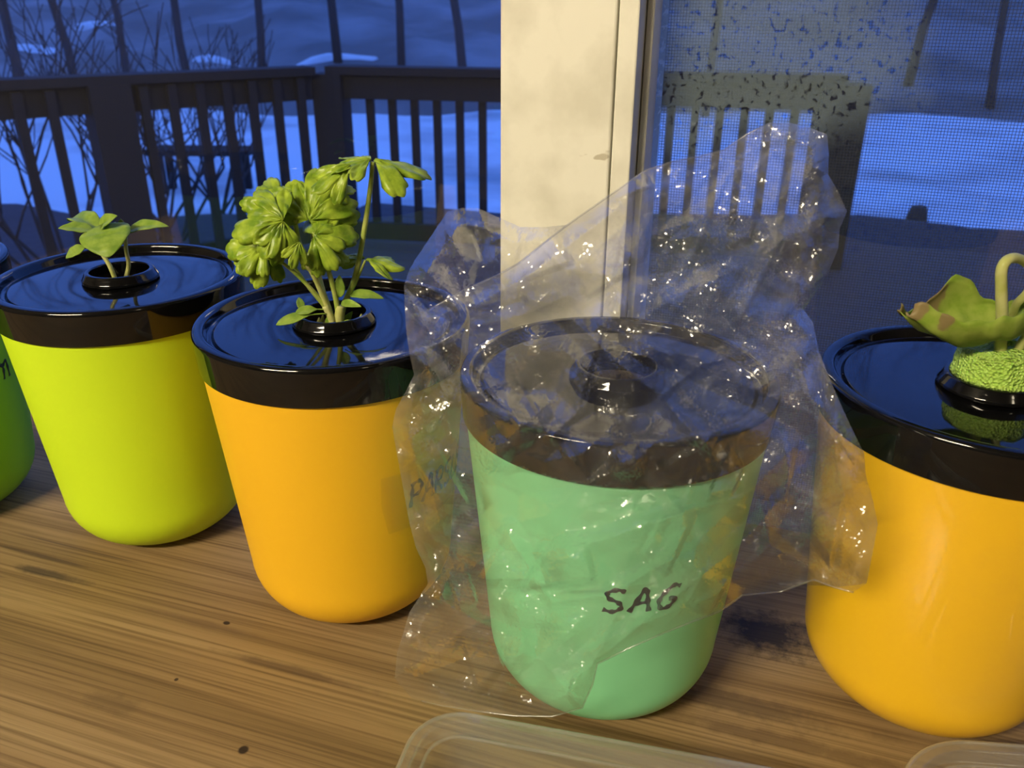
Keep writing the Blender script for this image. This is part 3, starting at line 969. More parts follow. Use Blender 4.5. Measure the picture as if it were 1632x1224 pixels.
# handwriting: strokes laid on the pot wall
GLY = {
    'S': [[(0.9, 0.92), (0.55, 1.0), (0.15, 0.85), (0.25, 0.6), (0.7, 0.42), (0.85, 0.18), (0.5, 0.0), (0.05, 0.08)]],
    'A': [[(0.0, 0.0), (0.25, 0.5), (0.5, 1.0), (0.62, 0.9), (0.75, 0.45), (0.9, 0.0)], [(0.2, 0.38), (0.8, 0.42)]],
    'G': [[(0.95, 0.92), (0.6, 1.0), (0.2, 0.7), (0.05, 0.35), (0.25, 0.02), (0.65, 0.08), (0.85, 0.4), (0.5, 0.42)]],
    'P': [[(0.1, 0.0), (0.12, 0.5), (0.15, 1.0)], [(0.0, 0.9), (0.5, 1.0), (0.85, 0.8), (0.65, 0.5), (0.15, 0.45)]],
    'R': [[(0.1, 0.0), (0.12, 0.5), (0.15, 1.0)], [(0.0, 0.9), (0.5, 1.0), (0.8, 0.8), (0.6, 0.52), (0.15, 0.5), (0.5, 0.3), (0.9, 0.0)]],
    'L': [[(0.15, 1.0), (0.1, 0.5), (0.08, 0.05), (0.5, 0.0), (0.85, 0.05)]],
    'E': [[(0.85, 1.0), (0.2, 0.97), (0.1, 0.5), (0.1, 0.03), (0.85, 0.0)], [(0.1, 0.5), (0.65, 0.52)]],
    'Y': [[(0.05, 1.0), (0.45, 0.5)], [(0.95, 1.0), (0.45, 0.5), (0.3, 0.0)]],
    'n': [[(0.0, 0.95), (0.3, 0.6), (0.32, 0.0)], [(0.25, 0.75), (0.55, 1.0), (0.75, 0.7), (0.95, 0.0)]],
}


def on_body(key, px, py):
    """angle and height where the line of sight meets the pot wall"""
    c = POT_POS[key]; d = ray(px, py)
    t = 0.2
    while t < 1.2:
        q = CAM + d * t
        if math.hypot(q.x - c.x, q.y - c.y) < body_r(max(q.z, RC)) and q.z < H:
            return math.atan2(q.y - c.y, q.x - c.x), q.z
        t += 0.0004
    return None


def writing(key, text, a0, z0, step, hgt, wid, slope=0.0, stroke=0.0011, label=None):
    vs, fs = [], []
    for k, ch in enumerate(text):
        for st_ in GLY[ch]:
            pts = [Vector((q[0], q[1], 0)) for q in st_]
            pts = catmull(pts, 5) if len(pts) > 2 else [pts[0] * (1 - i / 5) + pts[1] * (i / 5) for i in range(6)]
            path = []
            for q in pts:
                z = z0 + q.y * hgt + slope * k
                a = a0 + k * step + (q.x + 0.12 * q.y) * wid / 0.07
                r = body_r(z) + 0.0001
                path.append(Vector((r * math.cos(a), r * math.sin(a), z)))
            b = len(vs)
            for i, q in enumerate(path):
                t = (path[min(i + 1, len(path) - 1)] - path[max(i - 1, 0)]).normalized()
                nn = Vector((q.x, q.y, 0)).normalized()
                sd = t.cross(nn).normalized() * stroke * (0.85 + 0.3 * math.sin(i * 1.3 + k))
                for w, up in ((-1, 0.0), (-0.7, 0.00025), (0.7, 0.00025), (1, 0.0)):
                    vs.append(q + sd * w + nn * up)
            for i in range(len(path) - 1):
                for w in range(3):
                    fs.append((b + i * 4 + w, b + i * 4 + w + 1, b + i * 4 + 5 + w, b + i * 4 + 4 + w))
    o = mesh_obj('handwriting', vs, fs, M_INK, POTS[key])
    o['label'] = label
    return o


aS, zS = on_body('C', 958, 972)
aG, zG = on_body('C', 1045, 970)
writing('C', 'SAG', aS, zS - 0.0005, (aG - aS) / 2, 0.0135, 0.0105, 0.0, 0.0013, 'hand-lettered SAG in dark marker')
aP, zP = on_body('B', 652, 800)
aL, zL = on_body('B', 705, 783)
writing('B', 'PARSLEY', aP, zP - 0.004, (aL - aP) / 3.0, 0.016, 0.0095, 0.0, 0.0013, 'hand-lettered PARSLEY in dark marker')
aE, zE = on_body('E', 2, 607)
writing('E', 'n', aE, zE, 0.15, 0.013, 0.010, 0.0, 0.0013, 'end of a hand-lettered word in black marker')

# clear tape over the writing on the parsley pot
aT0, zT0 = on_body('B', 609, 800)
aT1 = aT0 + 0.95
vs, fs = [], []
nT = 20
for i in range(nT + 1):
    for j, z in enumerate((zP - 0.017, zP + 0.004, zP + 0.022)):
        a = aT0 + (aT1 - aT0) * i / nT + (0.05 if (i == 0 and j == 0) else 0) + (0.012 * math.sin(j * 5) if i == 0 else 0)
        r = body_r(z) + 0.0006
        vs.append((r * math.cos(a), r * math.sin(a), z))
for i in range(nT):
    for j in range(2):
        fs.append((i * 3 + j, i * 3 + j + 1, i * 3 + 4 + j, i * 3 + 3 + j))
o = mesh_obj('tape', vs, fs, M_TAPE, POTS['B'], smooth=True); o['label'] = 'strip of clear tape'


# ------------------------------------------------------------------ plants
def leaf_geo(base, tip, width, up, fold=0.25, droop=0.15, shape='oval', wav=0.06, n=16, m=5, seed=0, cup=0.0):
    """leaf blade: midrib from base to tip, sides folded up, margins wavy. returns verts, faces"""
    rng = random.Random(seed)
    base = Vector(base); tip = Vector(tip); up = Vector(up).normalized()
    ax = tip - base; Ln = ax.length; ax.normalize()
    side = ax.cross(up).normalized(); nn = side.cross(ax).normalized()
    vs, fs = [], []
    ph = rng.uniform(0, 6)
    for i in range(n + 1):
        t = i / n
        if shape == 'oval':
            w = math.sin(math.pi * min(1, t ** 0.8)) ** 0.75 * (1 - 0.15 * t)
        elif shape == 'heart':
            w = math.sin(math.pi * t ** 0.62) ** 0.62 * (1.08 - 0.35 * t)
        elif shape == 'spoon':
            w = 0.10 + 0.9 * max(0, math.sin(math.pi * max(0, (t - 0.35) / 0.65))) ** 0.8 if t > 0.35 else 0.10
            if i == n: w = 0
        w = max(w, 0.015) * width / 2
        mid = base + ax * (Ln * t) + nn * (droop * Ln * 4 * t * (1 - t) * 0.5)
        for j in range(-m, m + 1):
            s = j / m
            zz = fold * abs(s) * w - cup * (1 - s * s) * w * 0.5 + wav * w * math.sin(t * 17 + s * 3 + ph) * abs(s) ** 2 + 0.05 * w * math.sin(t * 34 + ph) * (1 - abs(s))
            bk = -0.35 * width * 0.5 * abs(s) * (1 - t) ** 3 if shape == 'heart' else 0
            vs.append(mid + side * (s * w) + nn * zz + ax * bk)
    k = 2 * m + 1
    for i in range(n):
        for j in range(k - 1):
            a = i * k + j
            fs.append((a, a + 1, a + k + 1, a + k))
    return vs, fs


def add_thick(o, th=0.0004):
    md = o.modifiers.new('solid', 'SOLIDIFY'); md.thickness = th; md.offset = 0
    return o


def part(root, name, vs, fs, mat, thick=None, label=None, smooth=True):
    vs = [Vector(v) - root.location for v in vs]
    o = mesh_obj(name, vs, fs, mat, root, smooth=smooth)
    if thick: add_thick(o, thick)
    if label: o['label'] = label
    return o


def lobed_geo(c, axis, nrm, size, seed, lobes=3, dome=0.25, span=2.6, teeth=3):
    """one parsley leaflet blade: fan of toothed lobes from the attachment point c"""
    rng = random.Random(seed)
    c = Vector(c); axis = Vector(axis).normalized(); nrm = Vector(nrm).normalized()
    side = axis.cross(nrm).normalized(); nn = side.cross(axis).normalized()
    NA, K = 66, 8
    vs = [c]; fs = []
    ph = rng.uniform(0, 6)
    lob_len = [1.0 if abs(k - (lobes - 1) / 2) < 0.6 else 0.82 for k in range(lobes)]
    for i in range(NA + 1):
        u = i / NA
        th = (u - 0.5) * span
        x = u * lobes
        k = min(lobes - 1, int(x)); f = x - k
        env = math.sin(math.pi * f) ** 0.45
        tooth = 0.78 + 0.22 * abs(math.sin(math.pi * f * teeth)) ** 0.5
        r = size * lob_len[k] * (0.56 + 0.44 * env * tooth)
        for q in range(1, K + 1):
            v = q / K
            crease = (-0.10 * (1 - abs(2 * f - 1)) * v * (1 - 0.2 * v) + 0.06 * v - 0.035 * abs(math.sin(math.pi * f * teeth)) * v * v) * size
            curl = -dome * size * v * v + 0.05 * size * math.sin(th * 7 + ph * 2) * v ** 3 + 0.09 * size * math.sin(th * 2.3 + ph + v * 3) * v * v + 0.022 * size * math.sin(v * 11 + f * 5)
            p = c + (axis * math.cos(th) + side * math.sin(th)) * (r * v) + nn * (crease + curl)
            vs.append(p)
    for i in range(NA):
        a = 1 + i * K; b = 1 + (i + 1) * K
        fs.append((0, a, b))
        for q in range(K - 1):
            fs.append((a + q, a + q + 1, b + q + 1, b + q))
    return vs, fs


TO_CAM = lambda p: (CAM - p).normalized()

# --- basil seedlings in the lime pot
cA = POT_POS['A']
basil = empty('basil_seedling', (cA.x, cA.y, H - 0.008), 'two pale-stemmed seedlings with smooth oval leaves in the lime pot', 'seedling')
yA = cA.y


def stem(root, pts, r0, r1, mat, name='stem', sides=10):
    path = catmull(pts, 7)
    rad = [r0 + (r1 - r0) * i / (len(path) - 1) for i in range(len(path))]
    vs, fs = tube_geo(path, rad, sides)
    return part(root, name, vs, fs, mat)


stem(basil, [at_y(190, 462, yA - 0.004), at_y(184, 446, yA - 0.004), at_y(174, 422, yA - 0.005), at_y(160, 398, yA - 0.004), at_y(157, 368, yA)], 0.0016, 0.0013, M_STEM_PALE)
stem(basil, [at_y(197, 462, yA + 0.003), at_y(200, 446, yA + 0.003), at_y(205, 422, yA + 0.003), at_y(201, 398, yA + 0.003), at_y(200, 370, yA + 0.004)], 0.0015, 0.0012, M_STEM_PALE)


def leaf2(root, b, t, yb, yt, wpx, up, mat=None, **kw):
    B = at_y(b[0], b[1], yb); T = at_y(t[0], t[1], yt)
    wid = wpx / F_PX * yb * 1.05
    vs, fs = leaf_geo(B, T, wid, up, **kw)
    return part(root, 'leaf', vs, fs, mat or M_LEAF, 0.0004)


up_c = Vector((0, -0.85, 0.6))
leaf2(basil, (167, 366), (174, 410), yA - 0.012, yA - 0.030, 78, (0, -0.55, 0.85), shape='heart', fold=-0.10, droop=0.22, wav=0.03, seed=1)
leaf2(basil, (158, 366), (110, 353), yA - 0.004, yA + 0.012, 40, (0.1, -0.30, 1), fold=0.35, droop=0.30, seed=2)
leaf2(basil, (150, 368), (93, 364), yA - 0.008, yA - 0.014, 26, (0, -0.5, 1), fold=0.2, droop=0.16, seed=3)
leaf2(basil, (159, 365), (187, 344), yA - 0.004, yA - 0.014, 26, (-0.3, -0.8, 0.7), fold=0.3, droop=0.12, seed=4)
leaf2(basil, (202, 371), (269, 361), yA + 0.002, yA + 0.000, 26, (0, -0.55, 1), fold=0.25, droop=0.22, seed=5)
leaf2(basil, (200, 370), (192, 349), yA + 0.003, yA - 0.004, 20, (0.2, -1, 0.4), fold=0.4, droop=0.1, seed=6)
leaf2(basil, (163, 367), (180, 358), yA + 0.008, yA + 0.026, 30, (0, -0.3, 1), fold=0.2, droop=0.2, seed=7)
stem(basil, [at_y(160, 396, yA - 0.004), at_y(146, 392, yA - 0.008), at_y(134, 394, yA - 0.010)], 0.0008, 0.0006, M_STEM_PALE, 'leaf_stalk')
leaf2(basil, (135, 393), (105, 412), yA - 0.010, yA - 0.016, 22, (-0.3, -0.8, 0.7), fold=0.2, droop=0.1, seed=8)

# --- parsley in the orange pot
cB = POT_POS['B']; yB = cB.y
pars = empty('parsley_plant', (cB.x, cB.y, H - 0.008), 'bushy parsley with ruffled bright green leaves and one tall stem', 'herb')
root_px = (538, 524)


def pstem(pts, ys, r0=0.0015, r1=0.0009, mat=None):
    return stem(pars, [at_y(p[0], p[1], y) for p, y in zip(pts, ys)], r0, r1, mat or M_STEM)


pstem([(534, 528), (527, 500), (500, 465), (462, 428), (420, 397)], [yB, yB - .002, yB - .006, yB - .012, yB - .018])
pstem([(532, 528), (522, 496), (490, 455), (455, 402), (450, 372)], [yB + .004, yB + .003, yB, yB - .002, yB - .006], 0.0013, 0.0008)
pstem([(535, 528), (518, 480), (495, 430), (462, 388), (450, 360)], [yB - .003, yB - .004, yB - .010, yB - .014, yB - .016], 0.0018, 0.0012, M_STEM_PALE)
pstem([(536, 528), (516, 470), (498, 425), (478, 390), (470, 350)], [yB, yB, yB - .002, yB - .004, yB - .005], 0.0019, 0.0012)
pstem([(538, 528), (520, 480), (507, 430), (500, 390), (495, 345)], [yB + .002, yB + .002, yB + .004, yB + .004, yB + .003], 0.0014, 0.001, M_STEM_PALE)
pstem([(542, 528), (536, 480), (523, 430), (508, 398), (500, 370)], [yB - .002, yB - .004, yB - .008, yB - .010, yB - .010], 0.0017, 0.001)
pstem([(542, 528), (546, 492), (565, 445), (580, 370), (590, 300), (594, 258)], [yB, yB, yB + .002, yB + .004, yB + .004, yB + .004], 0.0021, 0.0011)
pstem([(541, 526), (548, 490), (565, 455), (582, 415)], [yB + .003, yB + .003, yB + .002, yB], 0.0011, 0.0007)
pstem([(538, 528), (541, 500), (543, 488)], [yB - .003, yB - .004, yB - .004], 0.0032, 0.0022, M_STEM_PALE)
pstem([(532, 528), (528, 508), (518, 488)], [yB - .005, yB - .006, yB - .006], 0.0022, 0.0018, M_STEM_PALE)


def pleaf(px, py, y, size_px, ang, tilt, seed, dome=0.25, leafs=3, span=2.5, teeth=3, lobes=3):
    """compound leaf: leaflets fan out around the attachment point; ang = image direction of the main axis (deg, 0 right, 90 up);
    tilt = how far the blade faces the viewer (1) or lies flat (0)"""
    c = at_y(px, py, y)
    nrm = (TO_CAM(c) * tilt + Vector((0, 0, 1)) * (1 - tilt)).normalized()
    sz = size_px / F_PX * (c - CAM).dot(FWD)
    a = math.radians(ang)
    ax = RT * math.cos(a) + UP * math.sin(a)
    ax = (ax - nrm * ax.dot(nrm)).normalized()
    rng = random.Random(seed)
    VS, FS = [], []
    offs = {1: [0], 2: [-0.6, 0.6], 3: [-1.15, 0, 1.15]}[leafs]
    for k, o_ in enumerate(offs):
        rot = Matrix.Rotation(o_, 3, nrm)
        d = rot @ ax
        n2 = (nrm + Vector((rng.uniform(-1, 1), rng.uniform(-1, 1), rng.uniform(-1, 1))) * 0.28).normalized()
        vs, fs = lobed_geo(c + d * sz * 0.015, d, n2, sz * (1.0 if o_ == 0 else 0.85), seed * 7 + k, lobes, dome, span if o_ == 0 else span * 0.85, teeth)
        b = len(VS); VS += vs; FS += [tuple(i + b for i in f) for f in fs]
    return part(pars, 'leaf', VS, FS, M_PARSLEY, 0.0003)


pleaf(452, 352, yB - .016, 82, 195, 0.75, 1, 0.22)
pleaf(492, 352, yB - .004, 97, 75, 0.82, 2, 0.18)
pleaf(500, 376, yB - .012, 72, 15, 0.55, 3, 0.30)
pleaf(420, 395, yB - .010, 65, 170, 0.35, 4, 0.30, 3)
pleaf(430, 398, yB - .002, 72, 222, 0.60, 5, 0.25, 2)
pleaf(478, 385, yB - .022, 45, 255, 0.75, 6, 0.25, 1, 1.7)
pleaf(508, 390, yB - .004, 60, 300, 0.55, 7, 0.3, 2)
pleaf(442, 330, yB + .004, 70, 140, 0.65, 8, 0.25, 2)
pleaf(520, 300, yB + .006, 55, 50, 0.50, 9, 0.3, 2)
pleaf(470, 305, yB + .008, 55, 110, 0.35, 14, 0.3, 2)
# tall leaf seen almost edge on
pleaf(594, 256, yB + .004, 92, -2, 0.10, 10, 0.30, 1, 2.3, 3)
pleaf(592, 255, yB + .004, 82, 178, 0.12, 11, 0.22, 2, 1.9, 3)
pleaf(560, 262, yB - .004, 77, 218, 0.55, 12, 0.3, 1, 1.5, 3)
pleaf(582, 414, yB, 64, 6, 0.16, 13, 0.22, 1, 1.9, 2)
pleaf(582, 412, yB + .006, 48, 150, 0.14, 15, 0.22, 1, 1.6, 2)
for i, (b, t, yb, yt, w, upv) in enumerate([
        ((522, 494), (470, 500), yB - .006, yB - .012, 20, (0, -0.5, 1)),
        ((520, 500), (440, 518), yB - .008, yB - .016, 20, (0, -0.7, 1)),
        ((480, 494), (476, 474), yB - .002, yB + .004, 14, (0.6, -1, 0.3)),
        ((556, 470), (612, 476), yB, yB - .002, 20, (0, -0.6, 1)),
        ((544, 483), (576, 489), yB - .006, yB - .014, 15, (0, -0.9, 0.8)),
        ((540, 474), (541, 438), yB - .004, yB - .004, 20, (0.2, -1, 0.3)),
        ((546, 517), (562, 496), yB + .004, yB + .006, 12, (0.2, -1, 0.3)),
        ((545, 520), (566, 512), yB - .004, yB - .006, 14, (0, -1, 0.6)),
        ((523, 520), (521, 505), yB - .006, yB - .006, 8, (0, -1, 0.2))]):
    leaf2(pars, b, t, yb, yt, w, upv, shape='spoon' if i < 2 else 'oval', fold=0.2, droop=0.18, seed=40 + i)
for i, (q, l_) in enumerate((((573, 516), 8), ((512, 518), 6), ((506, 522), 6))):
    b = at_y(q[0], q[1], yB); vs, fs = tube_geo([b, b + Vector((0.001, 0, 0.004)), b + Vector((0.0015, 0, 0.006))], [0.0012, 0.001, 0.0004], 6)
    part(pars, 'husk', vs, fs, M_SPONGE if i < 0 else M_STEM_PALE)

# --- wilted plant with sponge plug in the right pot
cD = POT_POS['D']; yD = cD.y
rng = random.Random(5)
pf = round_profile([(0.001, 0.0170), (0.0178, 0.0150), (0.0196, 0.0), (0.0165, -0.018), (0.001, -0.018)], [0, 0.003, 0.002, 0.002, 0], 5)
pf2 = []
for a, b in zip(pf[:-1], pf[1:]):
    for k in range(4):
        pf2.append((a[0] + (b[0] - a[0]) * k / 4, a[1] + (b[1] - a[1]) * k / 4))
pf2.append(pf[-1])
vs, fs = lathe(pf2, 72)
out = []
for v in vs:
    rr = math.hypot(v[0], v[1])
    j = 1 + rng.uniform(-0.022, 0.022)
    out.append((v[0] * j, v[1] * j, v[2] + rng.uniform(-0.0004, 0.0004) + 0.10 * v[0] * (v[2] > 0.008)))
tag(mesh_obj('grow_sponge', out, fs, M_SPONGE, smooth=True, loc=(cD.x + 0.001, cD.y, H + 0.003)),
    'bright green foam plug standing in the right orange pot', 'sponge')

wilt = empty('wilted_basil', (cD.x, cD.y, H + 0.02), 'wilting plant with drooping browned leaf over the right orange pot', 'herb')


def wstem(pts, ys, r0, r1, mat=M_STEM_PALE):
    return stem(wilt, [at_y(p[0], p[1], y) for p, y in zip(pts, ys)], r0, r1, mat)


wstem([(1590, 590), (1594, 560), (1597, 510), (1596, 460), (1597, 428), (1608, 413), (1626, 413), (1642, 428), (1640, 462), (1620, 485), (1612, 510)],
      [yD - .004, yD - .006, yD - .010, yD - .012, yD - .012, yD - .010, yD - .006, yD - .002, yD, yD + .004, yD + .01], 0.0028, 0.0018)
wstem([(1604, 592), (1616, 568), (1634, 538), (1660, 505)], [yD - .004, yD - .006, yD - .008, yD - .01], 0.0024, 0.0018)
wstem([(1578, 585), (1586, 560), (1596, 530), (1604, 505)], [yD + .004, yD + .004, yD + .004, yD + .006], 0.0017, 0.0012)

# boat-shaped drooping leaf
NB, MB = 34, 11
base = at_y(1660, 478, yD + .004); tip = at_y(1441, 494, yD - .012)
vs, fs, dry = [], [], []
ax = (tip - base); Ln = ax.length; ax.normalize()
sd = Vector((0, 1, 0)); sd = (sd - ax * sd.dot(ax)).normalized(); nn = Vector((0, 0, 1))
px2m = (yD / F_PX) * 1.12
for i in range(NB + 1):
    t = i / NB
    wfr = 0.030 * math.sin(math.pi * min(1, 0.10 + 0.86 * t)) ** 0.7       # near margin drop
    zmid = -0.0185 * math.sin(math.pi * (t * 0.95 + 0.03)) ** 0.8              # keel
    far_up = -0.004 + 0.0125 * math.exp(-((t - 0.47) / 0.17) ** 2) + 0.004 * math.exp(-((t - 1) / 0.06) ** 2)
    near_up = 0.0 + 0.004 * math.exp(-((t - 0.95) / 0.08) ** 2)
    for j in range(-MB, MB + 1):
        s = j / MB
        if s >= 0:      # far side
            yy = wfr * (0.55 * math.sin(s * math.pi * 0.62)); zz = zmid + (far_up - zmid) * s ** 1.6
        else:
            a = -s
            yy = -wfr * 0.62 * math.sin(a * math.pi * 0.55); zz = zmid + (near_up - zmid) * a ** 1.7
        zz += 0.0009 * math.sin(t * 40 + s * 6) * abs(s) + 0.0012 * math.sin(t * 11 + s * 9)
        vs.append(base + ax * (Ln * (t + 0.018 * math.sin(s * 7 + t * 5) * (t > 0.85))) + sd * yy + nn * zz)
        d1 = math.exp(-(((t - 0.66) / 0.13) ** 2 + ((s - 0.85) / 0.35) ** 2))
        d2 = math.exp(-(((t - 0.99) / 0.06) ** 2)) * (abs(s) > 0.2)
        d3 = math.exp(-(((t - 0.83) / 0.05) ** 2 + ((s + 0.85) / 0.30) ** 2))
        dry.append(max(d1, d2, d3))
kk = 2 * MB + 1
for i in range(NB):
    for j in range(kk - 1):
        a = i * kk + j
        fs.append((a, a + 1, a + kk + 1, a + kk))
lf = part(wilt, 'leaf', vs, fs, M_WILT, 0.0004, 'curled pale leaf with dried brown patches')
at_ = lf.data.attributes.new('dry', 'FLOAT', 'POINT')
at_.data.foreach_set('value', dry)
vs, fs = leaf_geo(at_y(1612, 500, yD + .008), at_y(1700, 545, yD + .004), 0.030, (0, -0.6, 1), fold=0.2, droop=0.2, seed=77)
part(wilt, 'leaf', vs, fs, M_LEAF, 0.0004)

# ------------------------------------------------------------------ clear plastic bag over the mint pot
BVH = {}
for k in 'BCD':
    vv = [Vector(v) + POT_POS[k] for v in _bp] + [Vector(v) + POT_POS[k] for v in _lp] + [Vector(v) + POT_POS[k] for v in _cp]
    nb_, nl_ = len(_bp), len(_bp) + len(_lp)
    ff = [tuple(f) for f in _bf] + [tuple(i + nb_ for i in f) for f in _lf] + [tuple(i + nl_ for i in f) for f in _cf]
    BVH[k] = BVHTree.FromPolygons(vv, ff)

RNGT = np.random.RandomState(7).uniform(-1, 1, 4096)


def hsh(ix, iy, seed):
    return RNGT[(ix * 73 + iy * 1471 + seed * 911 + (ix * iy) * 13) % 4096]


def facet(x, y, scale, seed, ang=0.0, stretch=1.0):
    """piecewise-flat random relief (flat facets meeting in sharp creases)"""
    ca, sa = math.cos(ang), math.sin(ang)
    u = (x * ca + y * sa) / (scale * stretch); v = (-x * sa + y * ca) / scale
    u = u + 0.16 * np.sin(v * 0.9 + seed) + 0.35 * np.sin(v * 0.31 + seed * 2)
    v = v + 0.16 * np.sin(u * 0.8 + seed * 3) + 0.35 * np.sin(u * 0.27 + seed)
    F2 = 0.3660254
    s = (u + v) * F2
    a = u + s; b = v + s
    ia = np.floor(a).astype(int); ib = np.floor(b).astype(int)
    fa, fb = a - ia, b - ib
    h00 = hsh(ia, ib, seed); h11 = hsh(ia + 1, ib + 1, seed); h10 = hsh(ia + 1, ib, seed); h01 = hsh(ia, ib + 1, seed)
    return np.where(fa > fb, h00 * (1 - fa) + h10 * (fa - fb) + h11 * fb, h00 * (1 - fb) + h01 * (fb - fa) + h11 * fa)


def seg_dist(x, y, pl):
    d = np.full_like(x, 1e9)
    for (ax_, ay_), (bx_, by_) in zip(pl[:-1], pl[1:]):
        dx, dy = bx_ - ax_, by_ - ay_
        t = np.clip(((x - ax_) * dx + (y - ay_) * dy) / (dx * dx + dy * dy), 0, 1)
        d = np.minimum(d, np.hypot(x - ax_ - t * dx, y - ay_ - t * dy))
    return d


def resample(poly, step, jit, rng):
    out = []
    n = len(poly)
    for i in range(n):
        a = np.array(poly[i][:2], float); b = np.array(poly[(i + 1) % n][:2], float)
        ln = np.linalg.norm(b - a); k = max(1, int(ln / step))
        nrm = np.array([-(b - a)[1], (b - a)[0]]) / max(ln, 1e-6)
        for q in range(k):
            p_ = a + (b - a) * q / k
            if q: p_ = p_ + nrm * rng.uniform(-jit, jit)
            out.append(p_)
    return np.array(out)


def inside(poly, x, y):
    r = np.zeros(len(x), bool)
    n = len(poly)
    j = n - 1
    for i in range(n):
        xi, yi = poly[i]; xj, yj = poly[j]
        if yi != yj:
            r ^= ((yi > y) != (yj > y)) & (x < (xj - xi) * (y - yi) / (yj - yi) + xi)
        j = i
    return r


def idw(cx, cy, cv, x, y, power=3.0):
    num = np.zeros_like(x); den = np.zeros_like(x)
    for a, b, v in zip(cx, cy, cv):
        w = 1.0 / (np.hypot(x - a, y - b) + 8.0) ** power
        num += w * v; den += w
    return num / den


# shared rim of both sheets: (px, py, distance y)
RIGHT = [(905, 358, .405), (965, 316, .410), (1026, 273, .412), (1070, 258, .412), (1110, 250, .412), (1154, 239, .412), (1190, 214, .412), (1227, 195, .410),
         (1260, 196, .408), (1286, 202, .405), (1318, 214, .400), (1321, 245, .398), (1320, 278, .395), (1336, 306, .392), (1350, 337, .390),
         (1338, 365, .388), (1336, 396, .386), (1318, 440, .382), (1281, 494, .376), (1296, 515, .365), (1305, 560, .350), (1322, 602, .330),
         (1338, 640, .316), (1358, 684, .306), (1377, 722, .300), (1380, 758, .298), (1392, 800, .296), (1399, 836, .296), (1390, 885, .298), (1381, 930, .300)]
LEFT = [(629, 1081, .350), (633, 1040, .352), (653, 975, .355), (682, 930, .358), (678, 905, .358), (662, 870, .358), (653, 836, .360), (639, 758, .365), (631, 715, .368), (625, 680, .370),
        (631, 652, .372), (646, 625, .374), (660, 597, .376), (652, 560, .378), (647, 523, .380), (645, 490, .382), (644, 455, .384)]
FRONT_TOP = [(683, 494, .375), (740, 462, .378), (790, 440, .382), (826, 420, .386), (866, 388, .395)]
FRONT_HEM = [(1360, 944, .300), (1330, 936, .305), (1297, 924, .312), (1244, 943, .322), (1183, 949, .318), (1146, 975, .305), (1100, 992, .298), (1060, 1008, .294), (1000, 1034, .291),
             (952, 1058, .292), (944, 1092, .297), (928, 1128, .300), (880, 1142, .303), (820, 1141, .306), (763, 1134, .312), (700, 1124, .322), (657, 1114, .335)]
BACK_TOP = [(652, 430, .400), (664, 410, .420), (690, 372, .455), (713, 337, .475), (738, 331, .480), (762, 332, .482), (796, 347, .480), (830, 362, .465), (870, 362, .435)]
BACK_HEM = [(1340, 935, .330), (1244, 930, .40), (1183, 925, .43), (1080, 930, .452), (980, 950, .455), (880, 970, .450), (780, 990, .43), (720, 1010, .40), (660, 1060, .365)]

CREASES_F = [
    ([(1268, 250), (1258, 300), (1240, 328)], .007, 26), ([(1312, 235), (1313, 290), (1288, 368), (1250, 376)], .006, 20),
    ([(1250, 376), (1208, 445), (1187, 498)], .008, 24), ([(690, 505), (780, 478), (890, 405), (985, 330)], .007, 26),
    ([(1288, 368), (1180, 425), (1060, 485), (1030, 500)], .007, 28), ([(1040, 270), (1050, 320), (1010, 400)], .006, 24),
    ([(1154, 245), (1110, 300), (1060, 330)], .006, 22), ([(1190, 300), (1200, 370), (1170, 385)], .005, 16),
    ([(912, 510), (1000, 590), (1060, 640), (1135, 715)], .006, 22), ([(962, 520), (1060, 560), (1115, 570)], .006, 24),
    ([(900, 560), (940, 592), (938, 640), (880, 695)], .005, 18), ([(1178, 512), (1215, 496), (1262, 500), (1290, 540)], .008, 24),
    ([(1200, 560), (1120, 580), (1060, 625)], .006, 22), ([(780, 875), (860, 882), (960, 862), (1088, 818)], .006, 24),
    ([(1088, 818), (1078, 888), (1002, 930), (950, 1050)], .006, 22), ([(955, 1050), (1065, 960), (1175, 872), (1240, 800)], .007, 26),
    ([(820, 960), (835, 1020), (800, 1092)], .006, 22), ([(680, 945), (760, 990), (830, 1020)], .008, 26), ([(645, 1085), (740, 1050), (830, 1045)], .007, 24),
    ([(650, 700), (690, 790), (722, 900), (700, 960)], .006, 26), ([(1212, 800), (1228, 870), (1290, 902)], .007, 24),
    ([(1338, 645), (1330, 720), (1348, 800), (1340, 900)], .007, 24), ([(1270, 560), (1300, 660), (1310, 760)], .006, 22),
    ([(700, 510), (735, 560), (800, 640), (830, 690)], .007, 28), ([(655, 470), (690, 540), (672, 640)], .006, 22), ([(760, 520), (840, 500), (905, 470)], .006, 22),
    ([(1290, 560), (1240, 600), (1210, 620)], .006, 18), ([(860, 880), (850, 920), (880, 960), (960, 950)], .004, 14),
]
CREASES_B = [
    ([(700, 345), (740, 420), (770, 500)], .010, 30), ([(664, 420), (720, 470), (760, 540)], .010, 28), ([(762, 335), (790, 400), (780, 470)], .008, 26),
    ([(1100, 300), (1150, 420), (1120, 520)], .010, 40), ([(1300, 260), (1240, 360), (1230, 470)], .010, 36), ([(650, 560), (700, 600), (720, 700)], .008, 26),
    ([(1260, 560), (1240, 680), (1270, 800)], .010, 30), ([(850, 380), (900, 430), (980, 440)], .008, 26),
]


